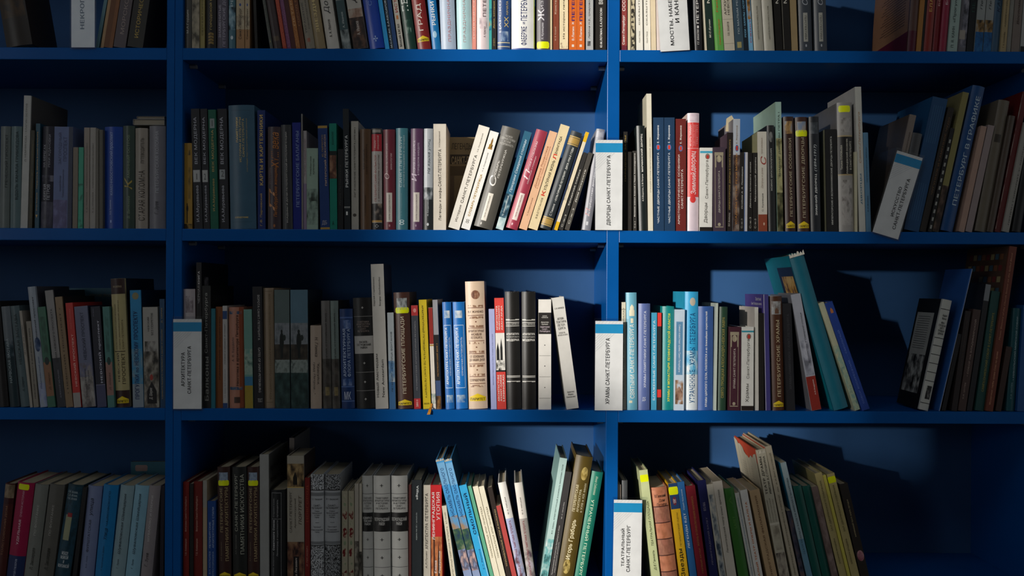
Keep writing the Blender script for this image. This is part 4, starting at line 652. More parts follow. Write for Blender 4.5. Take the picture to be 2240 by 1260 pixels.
b(869, 904, 640, -9, '#4a2c22', 'brown book titled Petersburg Squares with a yellow sticker', side='#3c3836', p=[(.2, .84, .85, .95, '*#6c7074,#a8acac,#484c50'), (.1, .94, .82, .87, STK)]+PAR(.03, .05), t=[('ПЕТЕРБУРГСКИЕ ПЛОЩАДИ', '#d4c8b0', .4, .66, .13, .79)]+PART(.03, .05))
b(906, 921, 668, -7, '#3a3e46', 'narrow charcoal book with red ends and a date', p=[(0, 1, .9, 1, '#b03030'), (0, 1, 0, .1, '#b42c30'), (.3, .75, .93, .97, '#d08880', 'oval')], t=[('2011', '#e8d0c8', .35, .65, .02, .085, 'b'), ('ПЕТЕРБУРГСКАЯ АРХИТЕКТУРНАЯ ЛЕТОПИСЬ', '#8c8c90', .42, .62, .18, .85)], k='f')
b(926, 943, 656, -10, '#d2b822', 'yellow architectural guidebook with dark lettering', t=[('АРХИТЕКТУРНЫЙ ПУТЕВОДИТЕЛЬ ПО САНКТ-ПЕТЕРБУРГУ', '#2c2814', .3, .6, .1, .95, 'd'), ('ОМБОРИ', '#4c4414', .1, .8, .04, .055, 'h')], k='f')
b(945, 954, 673, -8, '#e4dcd0', 'thin book with a dark red upper third', p=[(0, 1, .64, 1, '#942620'), (0, 1, .62, .635, '#b89048'), (0, 1, .05, .15, '*#5c7470,#8ca098,#e4dcd0')], k='p')
b(955, 966, 656, -9, '#9a9aa0', 'narrow book with a silver head and black city night picture', p=[(0, 1, .25, .68, '#1c1a1c'), (0, 1, .12, .26, '#3c5078'), (0, 1, 0, .12, '*#1c1814,#4c3420,#a07038')], t=[('ПЕТЕРБУРГСКИЙ МИФ 3', '#c08848', .4, .7, .3, .6)], k='f')
for i, (x0, x1, c) in enumerate(((975, 995, '#1868b4'), (996, 1024, '#1a72c0'))):
    b(x0, x1, 661, -8, c, ('narrow blue architecture guide with framed white title', 'wider blue architecture guide with framed white title')[i], p=[(.1, .13, .2, .78, '#c8dcf0'), (.84, .87, .2, .78, '#c8dcf0'), (.1, .87, .195, .2, '#c8dcf0'), (.1, .87, .78, .785, '#c8dcf0'), (.2, .8, .85, .92, '*#1868b4,#9cb4c8,#d8dce0'), (.15, .85, .06, .13, '*#1868b4,#8ca8c0,#d0d8e0')], t=[('АРХИТЕКТУРА САНКТ-ПЕТЕРБУРГА', '#e4eef8', .2, .46, .23, .76, 'b'), ('СПРАВОЧНИК-ПУТЕВОДИТЕЛЬ', '#d8e4f4', .6, .76, .31, .67)])
b(1025, 1067, 616, -8, '#d6bca2', 'tall thick pinkish book with a brown ship and ornaments', p=[(.1, .92, v, v+.005, '#6c3c2c') for v in (.79, .73, .63, .53, .43, .35, .25, .195)]+[(.3, .75, .86, .93, '*#d6bca2,#8c6048,#5c3424', 'oval')]+[(.12, .9, v, v+.017, '=#d6bca2,#8c6850') for v in (.797, .707, .638, .508, .438, .328, .258, .17)]+[(.47, .55, v, v+.01, '#6c3c2c', 'oval') for v in (.678, .478, .3)]+PAR(.06, .06), t=[('В. Г. ИСАЧЕНКО', '#5c3c30', .12, .9, .753, .77, 'h'), ('АРХИТЕКТУРНЫЕ\nАНСАМБЛИ\nПЕТЕРБУРГА', '#5c3c30', .1, .92, .548, .62, 'h'), ('ОТ ОСНОВАНИЯ\nДО НАШИХ ДНЕЙ', '#5c3c30', .12, .9, .37, .42, 'h'), ('СПРАВОЧНИК', '#5c3c30', .12, .9, .215, .235, 'h')]+PART(.06, .06))
b(1074, 1087, 676, -5, '#a4aad4', 'narrow lavender book beside the red and white one', t=[('Архитектура и строительство в Санкт-Петербурге: вчера и сегодня', '#3c4470', .42, .62, .24, .75)], k='p')
b(1087, 1108, 652, -6, '#d4443c', 'red book on avant garde architecture with black and white drawing', p=[(0, 1, .335, .685, '#e4e0d8'), (.05, .95, .35, .45, '*#141414,#e4e0d8,#141414'), (.1, .4, .44, .6, '#1c1c1c', 'roof'), (.5, .75, .44, .64, '#242424', 'roof'), (0, 1, .335, .35, '#1c1c1c')], t=[('АРХИТЕКТУРА', '#ecdcd4', .14, .32, .71, .93, 'b'), ('ЛЕНИНГРАДСКОГО', '#ecdcd4', .4, .58, .71, .93, 'b'), ('АВАНГАРДА', '#ecdcd4', .68, .86, .71, .93, 'b'), ('ARCHITECTURE', '#ecdcd4', .14, .32, .07, .31, 'b'), ('AVANT-GARDE', '#ecdcd4', .4, .58, .07, .31, 'b'), ('LENINGRAD', '#ecdcd4', .68, .86, .07, .31, 'b')], k='f')
for i, (x0, x1) in enumerate(((1109, 1141), (1142, 1173))):
    b(x0, x1, 638, -5+4*i, '#1c1a18', ('thick black book on art nouveau beside the red one', 'thick black book on art nouveau beside the white one')[i], p=[(.04, .96, v, v+.005, '#d8d4cc') for v in (.755, .735, .705, .27, .28, .235)]+[(.04, .3, .757, .765, '#d8d4cc'), (.7, .96, .757, .765, '#d8d4cc'), (.04, .3, .23, .24, '#d8d4cc'), (.7, .96, .23, .24, '#d8d4cc')], t=[('Борис КИРИКОВ', '#e0dcd4', .06, .94, .715, .73, 'h'), ('АРХИТЕКТУРА', '#e8e4dc', .06, .94, .63, .648, 'hb'), ('ПЕТЕРБУРГСКОГО', '#d8d4cc', .06, .94, .608, .62, 'h'), ('МОДЕРНА', '#f0ece4', .06, .94, .575, .598, 'hb')])
b(1178, 1206, 655, 0, '#e6e2da', 'white book with a black label and three dots', p=[(0, 1, .685, .88, '#262220')]+[(.06, .96, v, v+.003, '#5c5852') for v in (.295, .1, .487)]+[(.46, .54, v, v+.008, '#2c2a28') for v in (.58, .39, .195)], t=[('БОРИС\nКИРИКОВ', '#d8d4cc', .25, .75, .83, .855, 'h'), ('Архитек-\nтурные', '#e4e0d8', .15, .85, .765, .8, 'hi'), ('памятники\nСанкт-\nПетербурга', '#d8c8d0', .1, .9, .7, .755, 'h')], k='f')
b(1240, 1267, 652, -33, '#d8d5ce', 'white book leaning against its neighbour beside an empty gap', t=[('Б. М. КИРИКОВ', '#5c5a56', .12, .88, .895, .91, 'h'), ('АРХИ-\nТЕКТУРА\nПЕТЕР-\nБУРГА', '#4c4a46', .08, .92, .71, .82, 'h'), ('КОНЦА XIX -\nНАЧАЛА XX ВЕКА', '#6c6a66', .08, .9, .655, .69, 'h'), ('Эклектика.\nМодерн.\nНеоклассика', '#4c4a46', .1, .9, .1, .16, 'hi')], k='f')
row(2, 2)
b(1360, 1370, 661, -1, '#d4ceb8', 'narrow cream book beside the churches sign', t=[('ГОРОДСКИЕ ЦЕРКВИ ПРИДВОРЦОВЫХ ПАЛАТ', '#5c5848', .4, .7, .1, .95)], p=[(.05, .95, .93, .935, '#6c6858')], k='f')
b(1372, 1395, 640, -2, '#6aaac0', 'tall pale blue book with a cream church silhouette', p=[(.28, .78, .8, .85, '#e4dcc0'), (.35, .72, .85, .9, '#e4dcc0', 'roof'), (.4, .66, .74, .78, '#e4dcc0'), (.2, .5, .06, .08, '#d8d0b4')], t=[('СВЯТЫНИ САНКТ-ПЕТЕРБУРГА', '#f0ece0', .3, .72, .1, .73)])
b(1396, 1422, 664, 1, '#56669a', 'slate blue book on churches as monuments', t=[('ХРАМЫ-ПАМЯТНИКИ САНКТ-ПЕТЕРБУРГА', '#dce0ec', .46, .66, .21, .93), ('ДБ', '#d0d4e4', .35, .65, .08, .12, 'h')])
b(1424, 1436, 684, 1, '#4098b8', 'narrow sky blue short book with pale letters', t=[('БЛАЖЕННЫЕ САНКТ-ПЕТЕРБУРГА', '#dcecf0', .3, .7, .1, .92)], k='p')
b(1437, 1446, 684, 1, '#242222', 'thin black booklet with two red blocks', p=[(0, 1, .86, 1, '#d83830'), (0, 1, .13, .21, '#d83830')], k='p')
b(1447, 1473, 670, 2, '#0f8684', 'teal book with yellow lettering on monasteries', t=[('ХРАМЫ И МОНАСТЫРИ ЛЕНИНГРАДСКОЙ ОБЛАСТИ', '#ece040', .42, .72, .08, .93, 'b')])
b(1474, 1496, 677, 2, '#c4d4e2', 'pale blue book with a boxed title and church photograph', p=[(.15, .82, .35, .88, '#6c98b8'), (.2, .77, .36, .87, '#5c8cb0'), (.1, .9, .06, .3, '*#5c4434,#a08068,#c4d4e2'), (.15, .85, .1, .24, '*#402c24,#94705c,#b89c88', 'roof')], t=[('Самые известные храмы Санкт-Петербурга', '#e4ecf4', .36, .6, .38, .85, 'd')], k='f')
b(1497, 1526, 638, 2, '#38acde', 'tall bright blue book fading to white, on lost churches', side='#2a9cc0', p=[(0, 1, 0, .32, '#e4ecee'), (0, 1, .3, .5, '*#e4ecee,#94cce4,#38acde'), (.35, .78, .88, .95, '#c8bca8', 'oval')], t=[('УТРАЧЕННЫЕ', '#1c5888', .36, .76, .06, .34, 'b'), ('ХРАМЫ', '#1c5888', .36, .76, .38, .53, 'b'), ('ПЕТЕРБУРГА', '#1c5888', .36, .76, .56, .82, 'b')])
b(1527, 1560, 670, 1, '#3a60a4', 'wide blue book on the churches of a royal village', t=[('ХРАМЫ ЦАРСКОГО СЕЛА, ПАВЛОВСКА и их ближайших окрестностей', '#f0f2f6', .44, .62, .03, .95, 'b')])
b(1561, 1567, 663, 4, '#c8d2c6', 'thin pale green book with a worn cream edge', k='f')
b(1570, 1588, 671, 4, '#2a4a36', 'dark green book with crowded gold lettering', t=[('СВЯТО-ТРОИЦКАЯ АЛЕКСАНДРО-НЕВСКАЯ ЛАВРА', '#b4a45c', .35, .75, .12, .9)])
b(1592, 1619, 715, 2, '#4c2834', 'short maroon book with a pale engraved column frame', t=[('ХРАМЫ САНКТ ПЕТЕРБУРГА', '#d8ccc0', .4, .58, .26, .74)], **for_dv)
b(1621, 1648, 715, 1, '#eeece4', 'short white book titled Churches with a blue stripe', p=[(0, 1, .935, .955, '#3ca0b4'), (0, 1, 0, .055, '#2a201c'), (.4, .78, .85, .92, '#8c8478', 'oval'), (.5, .7, .86, .905, '#c83c30')], t=[('Храмы', '#48443e', .34, .66, .1, .32), ('Санкт-Петербурга', '#5a564e', .42, .7, .38, .85)], k='f')
b(1652, 1660, 672, -1, '#e4e0d6', 'white book showing its cover behind the short white one', side='#dcd4cc', k='f')
b(1662, 1672, 685, -1, '#25221f', 'narrow black book beside the purple one', k='f')
b(1675, 1686, 644, -5, '#4a4488', 'purple book with a white titled cover', side='#584a94', k='p', p=[(0, .12, 0, 1, '#d4d0e0')])
b(1691, 1718, 648, -6, '#4e2c1a', 'brown book titled Petersburg Churches with a cathedral photograph', side='#c4c8cc', p=[(.1, .9, .84, .955, '*#8c9098,#a8a8a8,#5c4838'), (.35, .7, .845, .9, '#6a4a38', 'roof')]+PAR(.03, .055), t=[('ПЕТЕРБУРГСКИЕ ХРАМЫ', '#d0c09c', .42, .7, .12, .79)]+PART(.03, .055))
b(1721, 1740, 664, -9, '#242428', 'black book with faint grey lettering beside the brown churches book', t=[('ХРАМЫ-ПАМЯТНИКИ САНКТ-ПЕТЕРБУРГА', '#48484c', .4, .68, .2, .9)], k='f')
b(1776, 1800, 645, -46, '#a6a8b2', 'leaning book with a silvery photograph and red foot', side='#74747a', p=[(0, 1, 0, .29, '#8a2a20'), (.1, .9, .3, .6, '*#6c6e78,#989aa6,#b4b6c0')], t=[('Архитекторы в Северной столице', '#3c3c44', .55, .78, .4, .84, 'i'), ('А.И.Андреев', '#e0c8c0', .6, .78, .13, .26)], k='f')
b(1822, 1862, 560, -99, '#14667a', 'big teal leaning book in a torn jacket with a gold icon', side='#148090', k='h', w=.22)
b(1869, 1883, 664, -80, '#b8b89a', 'narrow pale green leaning book with teal sprigs', p=[(0, 1, 0, .45, '*#7ca098,#a8b498,#4c7c80'), (0, 1, .4, .6, '*#b8b89a,#8cac9c,#b8b89a')], k='p')
b(1886, 1904, 664, -82, '#23408e', 'blue leaning book about a convent, last before the gap', p=[(.35, .7, .9, .95, '#b06c3c', 'roof')], t=[('СОБОР ВОСКРЕСЕНИЯ... – СМОЛЬНЫЙ', '#6c84c8', .35, .6, .06, .74)], k='f')
b(2010, 2031, 656, 53, '#c4c4bc', 'white ruled spine of a leaning book with a black photo cover', side='#141414', p=[(0, 1, v, v+.006, '#1c1c1c') for v in (.06, .26, .34, .42, .5, .58, .65, .91)]+[(.3, .85, .1, .22, '*#c4c4bc,#2c2c2c,#141414')], t=[('Андрей\nИванов', '#2c2c2a', .3, .8, .82, .87, 'hb'), ('ИВАН-\nГОРОДСКАЯ\nСВЯТО-\nТРОИЦКАЯ\nЦЕРКОВЬ', '#1c1c1c', .12, .9, .68, .8, 'hb')], w=.13)
b(2052, 2056, 588, 72, '#2c5ea4', 'plain blue board leaning behind the photo cover book', k='p', side='#2a5aa0', w=.13, p=[(.7, 1, 0, 1, '#b8c4d4')], pages='g')
b(2058, 2072, 730, 36, '#1c1a1c', 'black leaning book beside the plain blue board', k='f')
b(2075, 2093, 680, 31, '#2c2424', 'black brown leaning book about a cathedral', t=[('СОБОР НА ВЛАДИМИРСКОЙ', '#54443e', .4, .7, .4, .9)], k='f')
b(2095, 2112, 677, 34, '#4a3834', 'brown leaning book about a cathedral with pale lettering', t=[('К.И. ШУЛЯК', '#a89488', .3, .5, .12, .28), ('• СОБОР НА ВЛАДИМИРСКОЙ', '#b4a094', .35, .65, .34, .9)], k='f')
b(2114, 2126, 622, 42, '#26262a', 'tall thin black leaning book with a grey head', p=[(0, 1, .87, 1, '#84888c')], k='f')
b(2132, 2151, 637, 37, '#1d4a46', 'dark green leaning book with gold lettering on a cathedral', t=[('САМПСОНИЕВСКИЙ СОБОР В САНКТ-ПЕТЕРБУРГЕ', '#a49848', .35, .68, .16, .82)], k='f')
b(2155, 2172, 539, 53, '#6e3626', 'very tall russet leaning book with a mosaic cover', side='#5c4434', t=[('Мозаичные гербы храма Спас на крови', '#c89070', .3, .6, .04, .36, 'b'), ('Mosaic Blazonry of the Church Saviour on the Spilled Blood', '#c89070', .35, .6, .43, .96, 'i')], k='f', w=.2)
b(2177, 2193, 758, 24, '#3a2620', 'short dark brown leaning book', k='f')
b(2197, 2221, 674, 16, '#1a5058', 'teal leaning book about the naval cathedral', t=[('• НИКОЛЬСКИЙ МОРСКОЙ СОБОР', '#a4c0c4', .36, .6, .3, .92), ('К.И. ШУЛЯК', '#84a0a4', .3, .48, .12, .28)])
b(2223, 2246, 668, 14, '#1a4f8a', 'bright blue leaning book at the end of the picture', k='f')
# ---- bottom shelf
row(3, 0)
b(-14, 8, 1058, 24, '#4a1f1c', 'brown red leaning book with a stone coloured head', p=[(0, 1, .86, .99, '*#6c5c48,#948068,#a8947c'), (0, 1, .8, .86, '#3c1418')], t=[('ТОЛСТОВСКИЙ ДОМ', '#94684c', .3, .6, .3, .78)])
b(8, 46, 1056, 28, '#9c1846', 'crimson leaning book with navy foot and yellow sticker', p=[(0, 1, 0, .29, '#20305c'), (.1, .75, .93, .985, STK)], t=[('УДЕЛЬНАЯ', '#e8c4d0', .4, .56, .4, .64, 'b'), ('ОЧЕРКИ ИСТОРИИ', '#d89cb4', .42, .54, .67, .92), ('СЕРГЕЙ ГЛЕЗЕРОВ', '#c0c8e0', .44, .58, .06, .26)])
b(47, 77, 1060, 28, '#787a74', 'grey leaning book titled along the Fontanka, first of two', t=[('ПО ФОНТАНКЕ', '#b4b4ac', .38, .56, .5, .8), ('Л. Заозерцев', '#34342e', .4, .7, .16, .38, 'i')])
b(78, 111, 1060, 29, '#5e5c56', 'dark grey leaning book titled along the Fontanka, second of two', t=[('ПО ФОНТАНКЕ', '#a8a69e', .38, .54, .5, .8), ('Л. Заозерцев', '#2c2c28', .4, .7, .16, .38, 'i')])
b(113, 152, 1060, 34, '#1f3c48', 'dark teal leaning book with a small tower drawing', p=[(.02, .98, .1, .98, '*#1a3440,#24485a,#1f3c48'), (.2, .6, .45, .7, '#9a9c7c'), (.3, .6, .68, .72, '#982c30'), (.25, .4, .05, .085, '#c8d0d0', 'oval')], t=[('А.Н. Агеев,\nС.А. Агеев,\nН.А. Агеев', '#b4c4c8', .1, .75, .85, .94, 'h'), ('МЕЖДУ\nМОЙКОЙ\nИ\nФОНТАНКОЙ', '#d0d8dc', .15, .85, .18, .34, 'hb')])
b(154, 165, 1066, 26, '#1e1e20', 'thin black leaning book between teal and grey blue ones', k='f')
b(167, 201, 1063, 22, '#7884a8', 'grey blue leaning book titled Furshtatskaya', t=[('ФУРШТАТСКАЯ', '#20283c', .34, .52, .34, .66), ('улица', '#20283c', .34, .6, .7, .88, 'i'), ('А.С. Зуев', '#2c344c', .4, .52, .18, .3)])
b(203, 236, 1061, 22, '#1678b4', 'bright blue leaning book titled Tchaikovsky Street', t=[('Улица', '#0c3450', .36, .66, .46, .58, 'i'), ('ЧАЙКОВСКОГО', '#0c3450', .42, .58, .6, .94), ('Л. Бройтман, А. Дубин', '#0c3450', .4, .52, .16, .4)])
for i, (x0, x1, c) in enumerate(((237, 268, '#8aa4ac'), (269, 301, '#84b0c4'))):
    b(x0, x1, 1062, 25, c, ('grey green leaning book titled Shuvalov Switzerland', 'pale blue leaning book titled Shuvalov Switzerland')[i], t=[('Шуваловская Швейцария', '#1c2c34', .36, .6, .32, .92, 'i'), ('Г. Зуев', '#1c2c34', .4, .56, .18, .27)])
b(305, 343, 1062, 22, '#8e8688', 'taupe leaning book titled Shuvalovo and Lakes', t=[('ШУВАЛОВО И ОЗЕРКИ', '#c8c4c4', .32, .5, .45, .9), ('Г. Зуев', '#3c3638', .3, .62, .2, .34, 'i')])
b(345, 357, 1062, 3, '#24202c', 'narrow dark violet book beside the double upright', k='f')
b(286, 368, 1010, 0, '#3c7a8c', 'teal book turned cover outwards behind, with a pink sticker', k='p', w=.014, s=.26, layer=1, p=[(.12, .45, .9, .965, '#b89c94', 'notch')])
row(3, 1)
b(401, 414, 1054, 0, '#7c1f18', 'narrow red book on stained glass, first of two', t=[('Т.В. Княжицкая', '#d8a898', .3, .62, .3, .46), ('Витражи Санкт-Петербурга', '#d8a898', .3, .62, .53, .86)], k='f')
b(415, 423, 1058, 0, '#1c1b1c', 'thin black book between two red ones', k='p')
b(424, 443, 1053, 0, '#6e1f1a', 'red book on stained glass, second of two', t=[('Т.В. Княжицкая', '#d8a898', .25, .5, .3, .46), ('Витражи Санкт-Петербурга', '#d8a898', .25, .5, .53, .86)], k='f')
b(444, 453, 1051, 0, '#a8967c', 'narrow beige book with a grey head', p=[(0, 1, .75, 1, '#98948c')], k='p')
b(454, 472, 1096, 0, '#1c4486', 'short blue book on architectural styles', t=[('ПЕТЕРБУРГСКИЕ', '#b8c8e0', .2, .4, .46, .76), ('АРХИТЕКТУРНЫЕ СТИЛИ', '#b8c8e0', .6, .8, .46, .93), ('В.П. КОСТЫЛЕВ', '#a0b4d4', .2, .38, .16, .42), ('ПЕРЕСТОРОНИНА', '#a0b4d4', .6, .78, .12, .42)], k='f')
for i, (x0, x1, lb) in enumerate(((478, 506, 'brown book on architecture monuments beside the short blue one'), (541, 567, 'brown book on architecture monuments beside the tall grey one'))):
    b(x0, x1, 1022, (-4, -1)[i], '#3c2420', lb, p=[(.15, .85, .88, .955, '*#64748c,#94a4b8,#4c5460'), (.08, .92, .845, .89, STK)]+PAR(.08, .05), t=[('ПЕТЕРБУРГСКИЕ', '#b4a078', .2, .42, .46, .83), ('ПАМЯТНИКИ АРХИТЕКТУРЫ', '#b4a078', .6, .84, .22, .83), ('А.П. Крюковских', '#84745c', .2, .34, .22, .38)]+PART(.08, .05))
b(509, 540, 1022, -2, '#222422', 'black book on monuments of art with grey lettering', p=PAR(.08, .05), t=[('САНКТ-ПЕТЕРБУРГ', '#b4b4a4', .18, .4, .47, .94), ('ПАМЯТНИКИ ИСКУССТВА', '#b4b4a4', .58, .84, .28, .94), ('А.П. Крюковских', '#84847c', .2, .32, .28, .44)]+PART(.08, .05))
b(569, 589, 994, -1, '#9c9c98', 'tall plain grey linen book', side='#5e5e5a', k='f')
b(591, 625, 1072, 0, '#1a1c1e', 'black reference book with thin white frame', p=[(.08, .1, .05, .97, '#9c9c9c'), (.7, .72, .05, .97, '#9c9c9c'), (.08, .72, .968, .972, '#9c9c9c'), (.08, .72, .7, .704, '#9c9c9c')], t=[('Памятники искусства', '#b4b4b4', .16, .26, .05, .36), ('Советского Союза', '#e4e4e4', .16, .28, .38, .69, 'b'), ('Ленинград и окрестности', '#b4b4b4', .42, .54, .32, .69), ('Справочник-', '#b4b4b4', .18, .28, .72, .92), ('путеводитель', '#b4b4b4', .44, .54, .72, .9)])
b(633, 644, 958, 0, '#8f8680', 'very tall grey book standing behind the portrait book', side='#8a847c', k='f', w=.18, s=.135, layer=1)
b(629, 666, 997, -1, '#a39c8e', 'cream architectural portrait book with painted figures', side='#3c302a', p=[(0, 1, .76, .94, '*#1c1812,#7c6444,#b89c6c'), (.35, .6, .78, .88, '#1c1814', 'roof'), (0, 1, .758, .765, '#c8a860'), (0, 1, 0, .35, '*#2c1c1c,#6c4838,#8c6c50'), (.35, .7, .03, .24, '#1c1618')], t=[('САНКТ-ПЕТЕРБУРГ', '#3c3228', .14, .28, .42, .73), ('Архитектурный', '#3c3228', .42, .54, .45, .68, 'i'), ('ПОРТРЕТ', '#4c3a2c', .68, .86, .48, .7, 'i'), ('рина Лисаевич', '#d8ccc0', .45, .62, .05, .23, 'i')], k='f', w=.125)
b(667, 678, 1045, 0, '#7a2420', 'narrow red book beside the speckled pair', t=[('НОВГОРОД', '#a8503c', .3, .75, .6, .93), ('И ЛИСАЕВИЧ', '#c88878', .3, .62, .2, .38)], k='f')
for i, (x0, x1, c, q) in enumerate(((679, 708, '#b4b6b8', '^#3c3e40,#c8cacc'), (709, 744, '#a8aaac', '^#0c0c0e,#a0a2a4'))):
    b(x0, x1, 1038, 0, c, ('pale speckled volume with a white title panel', 'dark speckled volume with a white title panel')[i], p=[(0, 1, .865, 1, q), (0, 1, 0, .375, q), (0, 1, .81, .84, '#7c7e80'), (0, 1, .385, .41, '#7c7e80'), (0, 1, .858, .865, '#1c1c1c'), (0, 1, .372, .379, '#1c1c1c'), (.38, .66, .575, .578, '#3c3c3c')],
      t=[('В. Г. Лисовский', '#3c3c3c', .12, .88, .775, .79, 'h'), ('САНКТ-\nПЕТЕРБУРГ', '#2c2c2c', .1, .9, .695, .735, 'h'), ('Очерки\nархитектурной\nистории\nгорода', '#3c3c3c', .14, .86, .615, .685, 'h'), (('Том первый', 'Том второй')[i], '#3c3c3c', .22, .78, .53, .545, 'h'), (('Классический\nгород', 'От классики\nк современности')[i], '#2c2c2c', .08, .92, .485, .52, 'h')])
for i, (x, c) in enumerate(((748, '#a8a08a'), (762, '#b0a890'))):
    b(x, x+13, 1074, 0, c, ('narrow book with red folk ornament beside the dark speckled volume', 'narrow book with red folk ornament beside a cream one')[i], p=[(.1, .9, v, v+.1, '=#b0a890,#6c1c1c', 'oval') for v in (.1, .31, .52, .7)]+[(.3, .7, v, v+.05, '=#b0a890,#849474', 'oval') for v in (.02, .23, .44, .64, .84, .92)], k='f')
b(776, 785, 1058, 0, '#b0a89a', 'narrow cream book with a dark city photograph', p=[(0, 1, .1, .45, '*#1c1a18,#5c564e,#a8a092')], k='p')
b(786, 792, 1058, 0, '#b8b0a0', 'thin cream book beside the white district volumes', p=[(0, 1, .1, .35, '*#2c2a26,#6c665c,#a8a092')], k='p')
NAMES = (('АДМИРАЛ-\nТЕЙСКИЙ\nРАЙОН', 'white district volume with a black label, narrowest of three'), ('ПЕТРОГРАДСКИЙ\nРАЙОН', 'white district volume with a black label, middle of three'), ('ПЕТРОГРАДСКИЙ\nРАЙОН', 'white district volume with a black label beside the black book'))
for i, (x0, x1) in enumerate(((793, 817), (818, 855), (856, 893))):
    b(x0, x1, 1041, -2, '#acaca8', NAMES[i][1], pages='g', p=[(0, 1, .503, .672, '#161616')]+[(.02, .98, v, v+.004, '#4c4c4c') for v in (.838, .345, .185)], t=[(NAMES[i][0], '#c8c8c4', .06, .94, .56, .635, 'h'), ('ПАМЯТНИКИ\nАРХИТЕКТУРЫ\nИ ИСТОРИИ\nСАНКТ-\nПЕТЕРБУРГА', '#4c4c4a', .08, .92, .7, .81, 'h')]+[('+', '#2c2c2c', .4, .6, v, v+.026, 'h') for v in (.9, .42, .26, .1)])
b(894, 900, 1060, 0, '#4a1a18', 'thin dark red book beside the white volumes', k='p')
b(901, 923, 1050, 0, '#22282c', 'black book with a white gothic name at its head', t=[('Village', '#d8dcdc', .4, .68, .82, .95, 'db'), ('ПЕТЕРБУРГ, ГДЕ МЫ ЖИВЁМ', '#a8b0b0', .4, .56, .45, .7, 'd')], k='f')
b(925, 942, 1061, 0, '#cbc4b4', 'cream book titled Petersburg Architecture', t=[('А.Л.Пунин', '#4c443c', .35, .62, .19, .36, 'i'), ('АРХИТЕКТУРА', '#34302a', .3, .66, .38, .63), ('ПЕТЕРБУРГА', '#34302a', .3, .66, .65, .92)], k='f')
b(944, 969, 1061, -2, '#cc282c', 'red book titled Leningrad Utopia with an orange crane picture', p=[(0, 1, .02, .5, '*#8c4428,#c87848,#dc9464'), (.2, .35, .1, .5, '#4c2c20'), (.6, .78, .1, .45, '#3c2820', 'roof')], t=[('ЛЕНИНГРАДСКАЯ', '#f4ece8', .12, .4, .47, .93, 'b'), ('УТОПИЯ', '#f4dcd8', .52, .84, .66, .93), ('Елена', '#f0e4dc', .3, .5, .15, .27, 'b'), ('Первушина', '#f0e4dc', .7, .88, .15, .36, 'b')], k='f')
b(990, 1001, 1107, -24, '#e2dac2', 'narrow short cream leaning book beneath a blue one', t=[('АРХИТЕКТУРНЫЕ ПАМЯТНИКИ ПЕТЕРБУРГА', '#6c644c', .35, .65, .1, .75), ('А.Л. ПУНИН', '#6c644c', .35, .65, .78, .92)], k='p')
for i, (x0, x1, dx) in enumerate(((1022, 1040, -69), (1042, 1058, -70))):
    b(x0, x1, 1006, dx, '#4ca0dc', ('tall sky blue leaning book on an ensemble, first of two', 'tall sky blue leaning book on an ensemble, second of two')[i], side='#1c4c64', p=[(0, 1, 0, .18, '#8c9cc0'), (0, 1, .14, .3, '*#c8a8a0,#5c5c70,#8c9cc0'), (0, 1, .3, .48, '*#243c54,#3c5c44,#7c8468'), (0, 1, .46, .56, '*#a08468,#6c94b4,#4ca0dc'), (0, 1, .8, .97, '#78b4e0')], t=[('АНСАМБЛЬ СМОЛЬНОГО', '#284878', .3, .68, .55, .93)], k='f')
b(1060, 1077, 1063, -56, '#36a8dc', 'cyan leaning book with navy title letters', p=[(.85, .9, 0, .5, '#c8e0ec')], t=[('СМОЛЬНЫЙ', '#12284c', .28, .72, .52, .92, 'b'), ('Е. Н. Жерихина', '#2c5c8c', .45, .7, .18, .38, 'i')], k='f')
b(1078, 1087, 1064, -56, '#5fa888', 'narrow green leaning book beside the cyan one', k='p')
for i, x in enumerate((1088, 1101)):
    b(x, x+12, 1065, -54, '#e8e0c8', ('cream leaning book on triumphal arches beside the green one', 'cream leaning book on triumphal arches beside the dark brown one')[i], t=[('ТРИУМФАЛЬНЫЕ АРКИ ЛЕНИНГРАДА', '#6c6448', .4, .72, .3, .8)], k='p')
b(1114, 1125, 1067, -48, '#2c211c', 'dark brown leaning book on arches and columns', t=[('ТРИУМФАЛЬНЫЕ АРКИ И КОЛОННЫ', '#c0a878', .4, .72, .22, .78)], k='p')
b(1126, 1137, 1107, -41, '#b84844', 'short narrow coral red leaning book', k='p')
for i, (x0, x1, dx, c, q) in enumerate(((1138, 1156, -49, '#e8e4dc', '#a8b0d0'), (1157, 1175, -32, '#dcd6cc', '#a09a94'))):
    b(x0, x1, 1057, dx, c, ('white and lavender leaning book on lost monuments', 'white and grey leaning book on lost monuments')[i], side='#8c8480', p=[(0, 1, .02, .66, q), (0, 1, .02, .36, '*#5c4c54,'+q[:7]+',#b8b0b8')], t=[('М. И. УМЕЦКАЯ', '#4c4644', .42, .6, .7, .86), ('ИСТОРИКО-АРХИТЕКТУРНЫЕ ПАМЯТНИКИ ПЕТЕРБУРГА', '#7c2c34', .34, .62, .08, .64, 'b')])
b(1177, 1194, 1002, 47, '#b8d4ce', 'tall mint leaning book with teal trees at its foot', side='#8cb0ac', p=[(0, 1, .02, .38, '*#a8d0cc,#6cb0b0,#d8e4e0'), (.1, .9, .04, .26, '*#b8d4ce,#5c9c9c,#1c3c3c')], t=[('В.С. Шварц. АРХИТЕКТУРНЫЙ АНСАМБЛЬ МАРСОВА ПОЛЯ', '#2c4444', .45, .68, .42, .95)], k='f')
b(1196, 1211, 1032, 40, '#3c3a3a', 'black leaning book between mint and olive ones', t=[('Промышленная архитектура Петербурга в сборе', '#d4d0cc', .3, .5, .12, .54), ('М. С. Штиглиц', '#c8c4c0', .45, .64, .6, .74), ('индустриальной археологии', '#c8c4c0', .62, .8, .14, .4)], k='f')
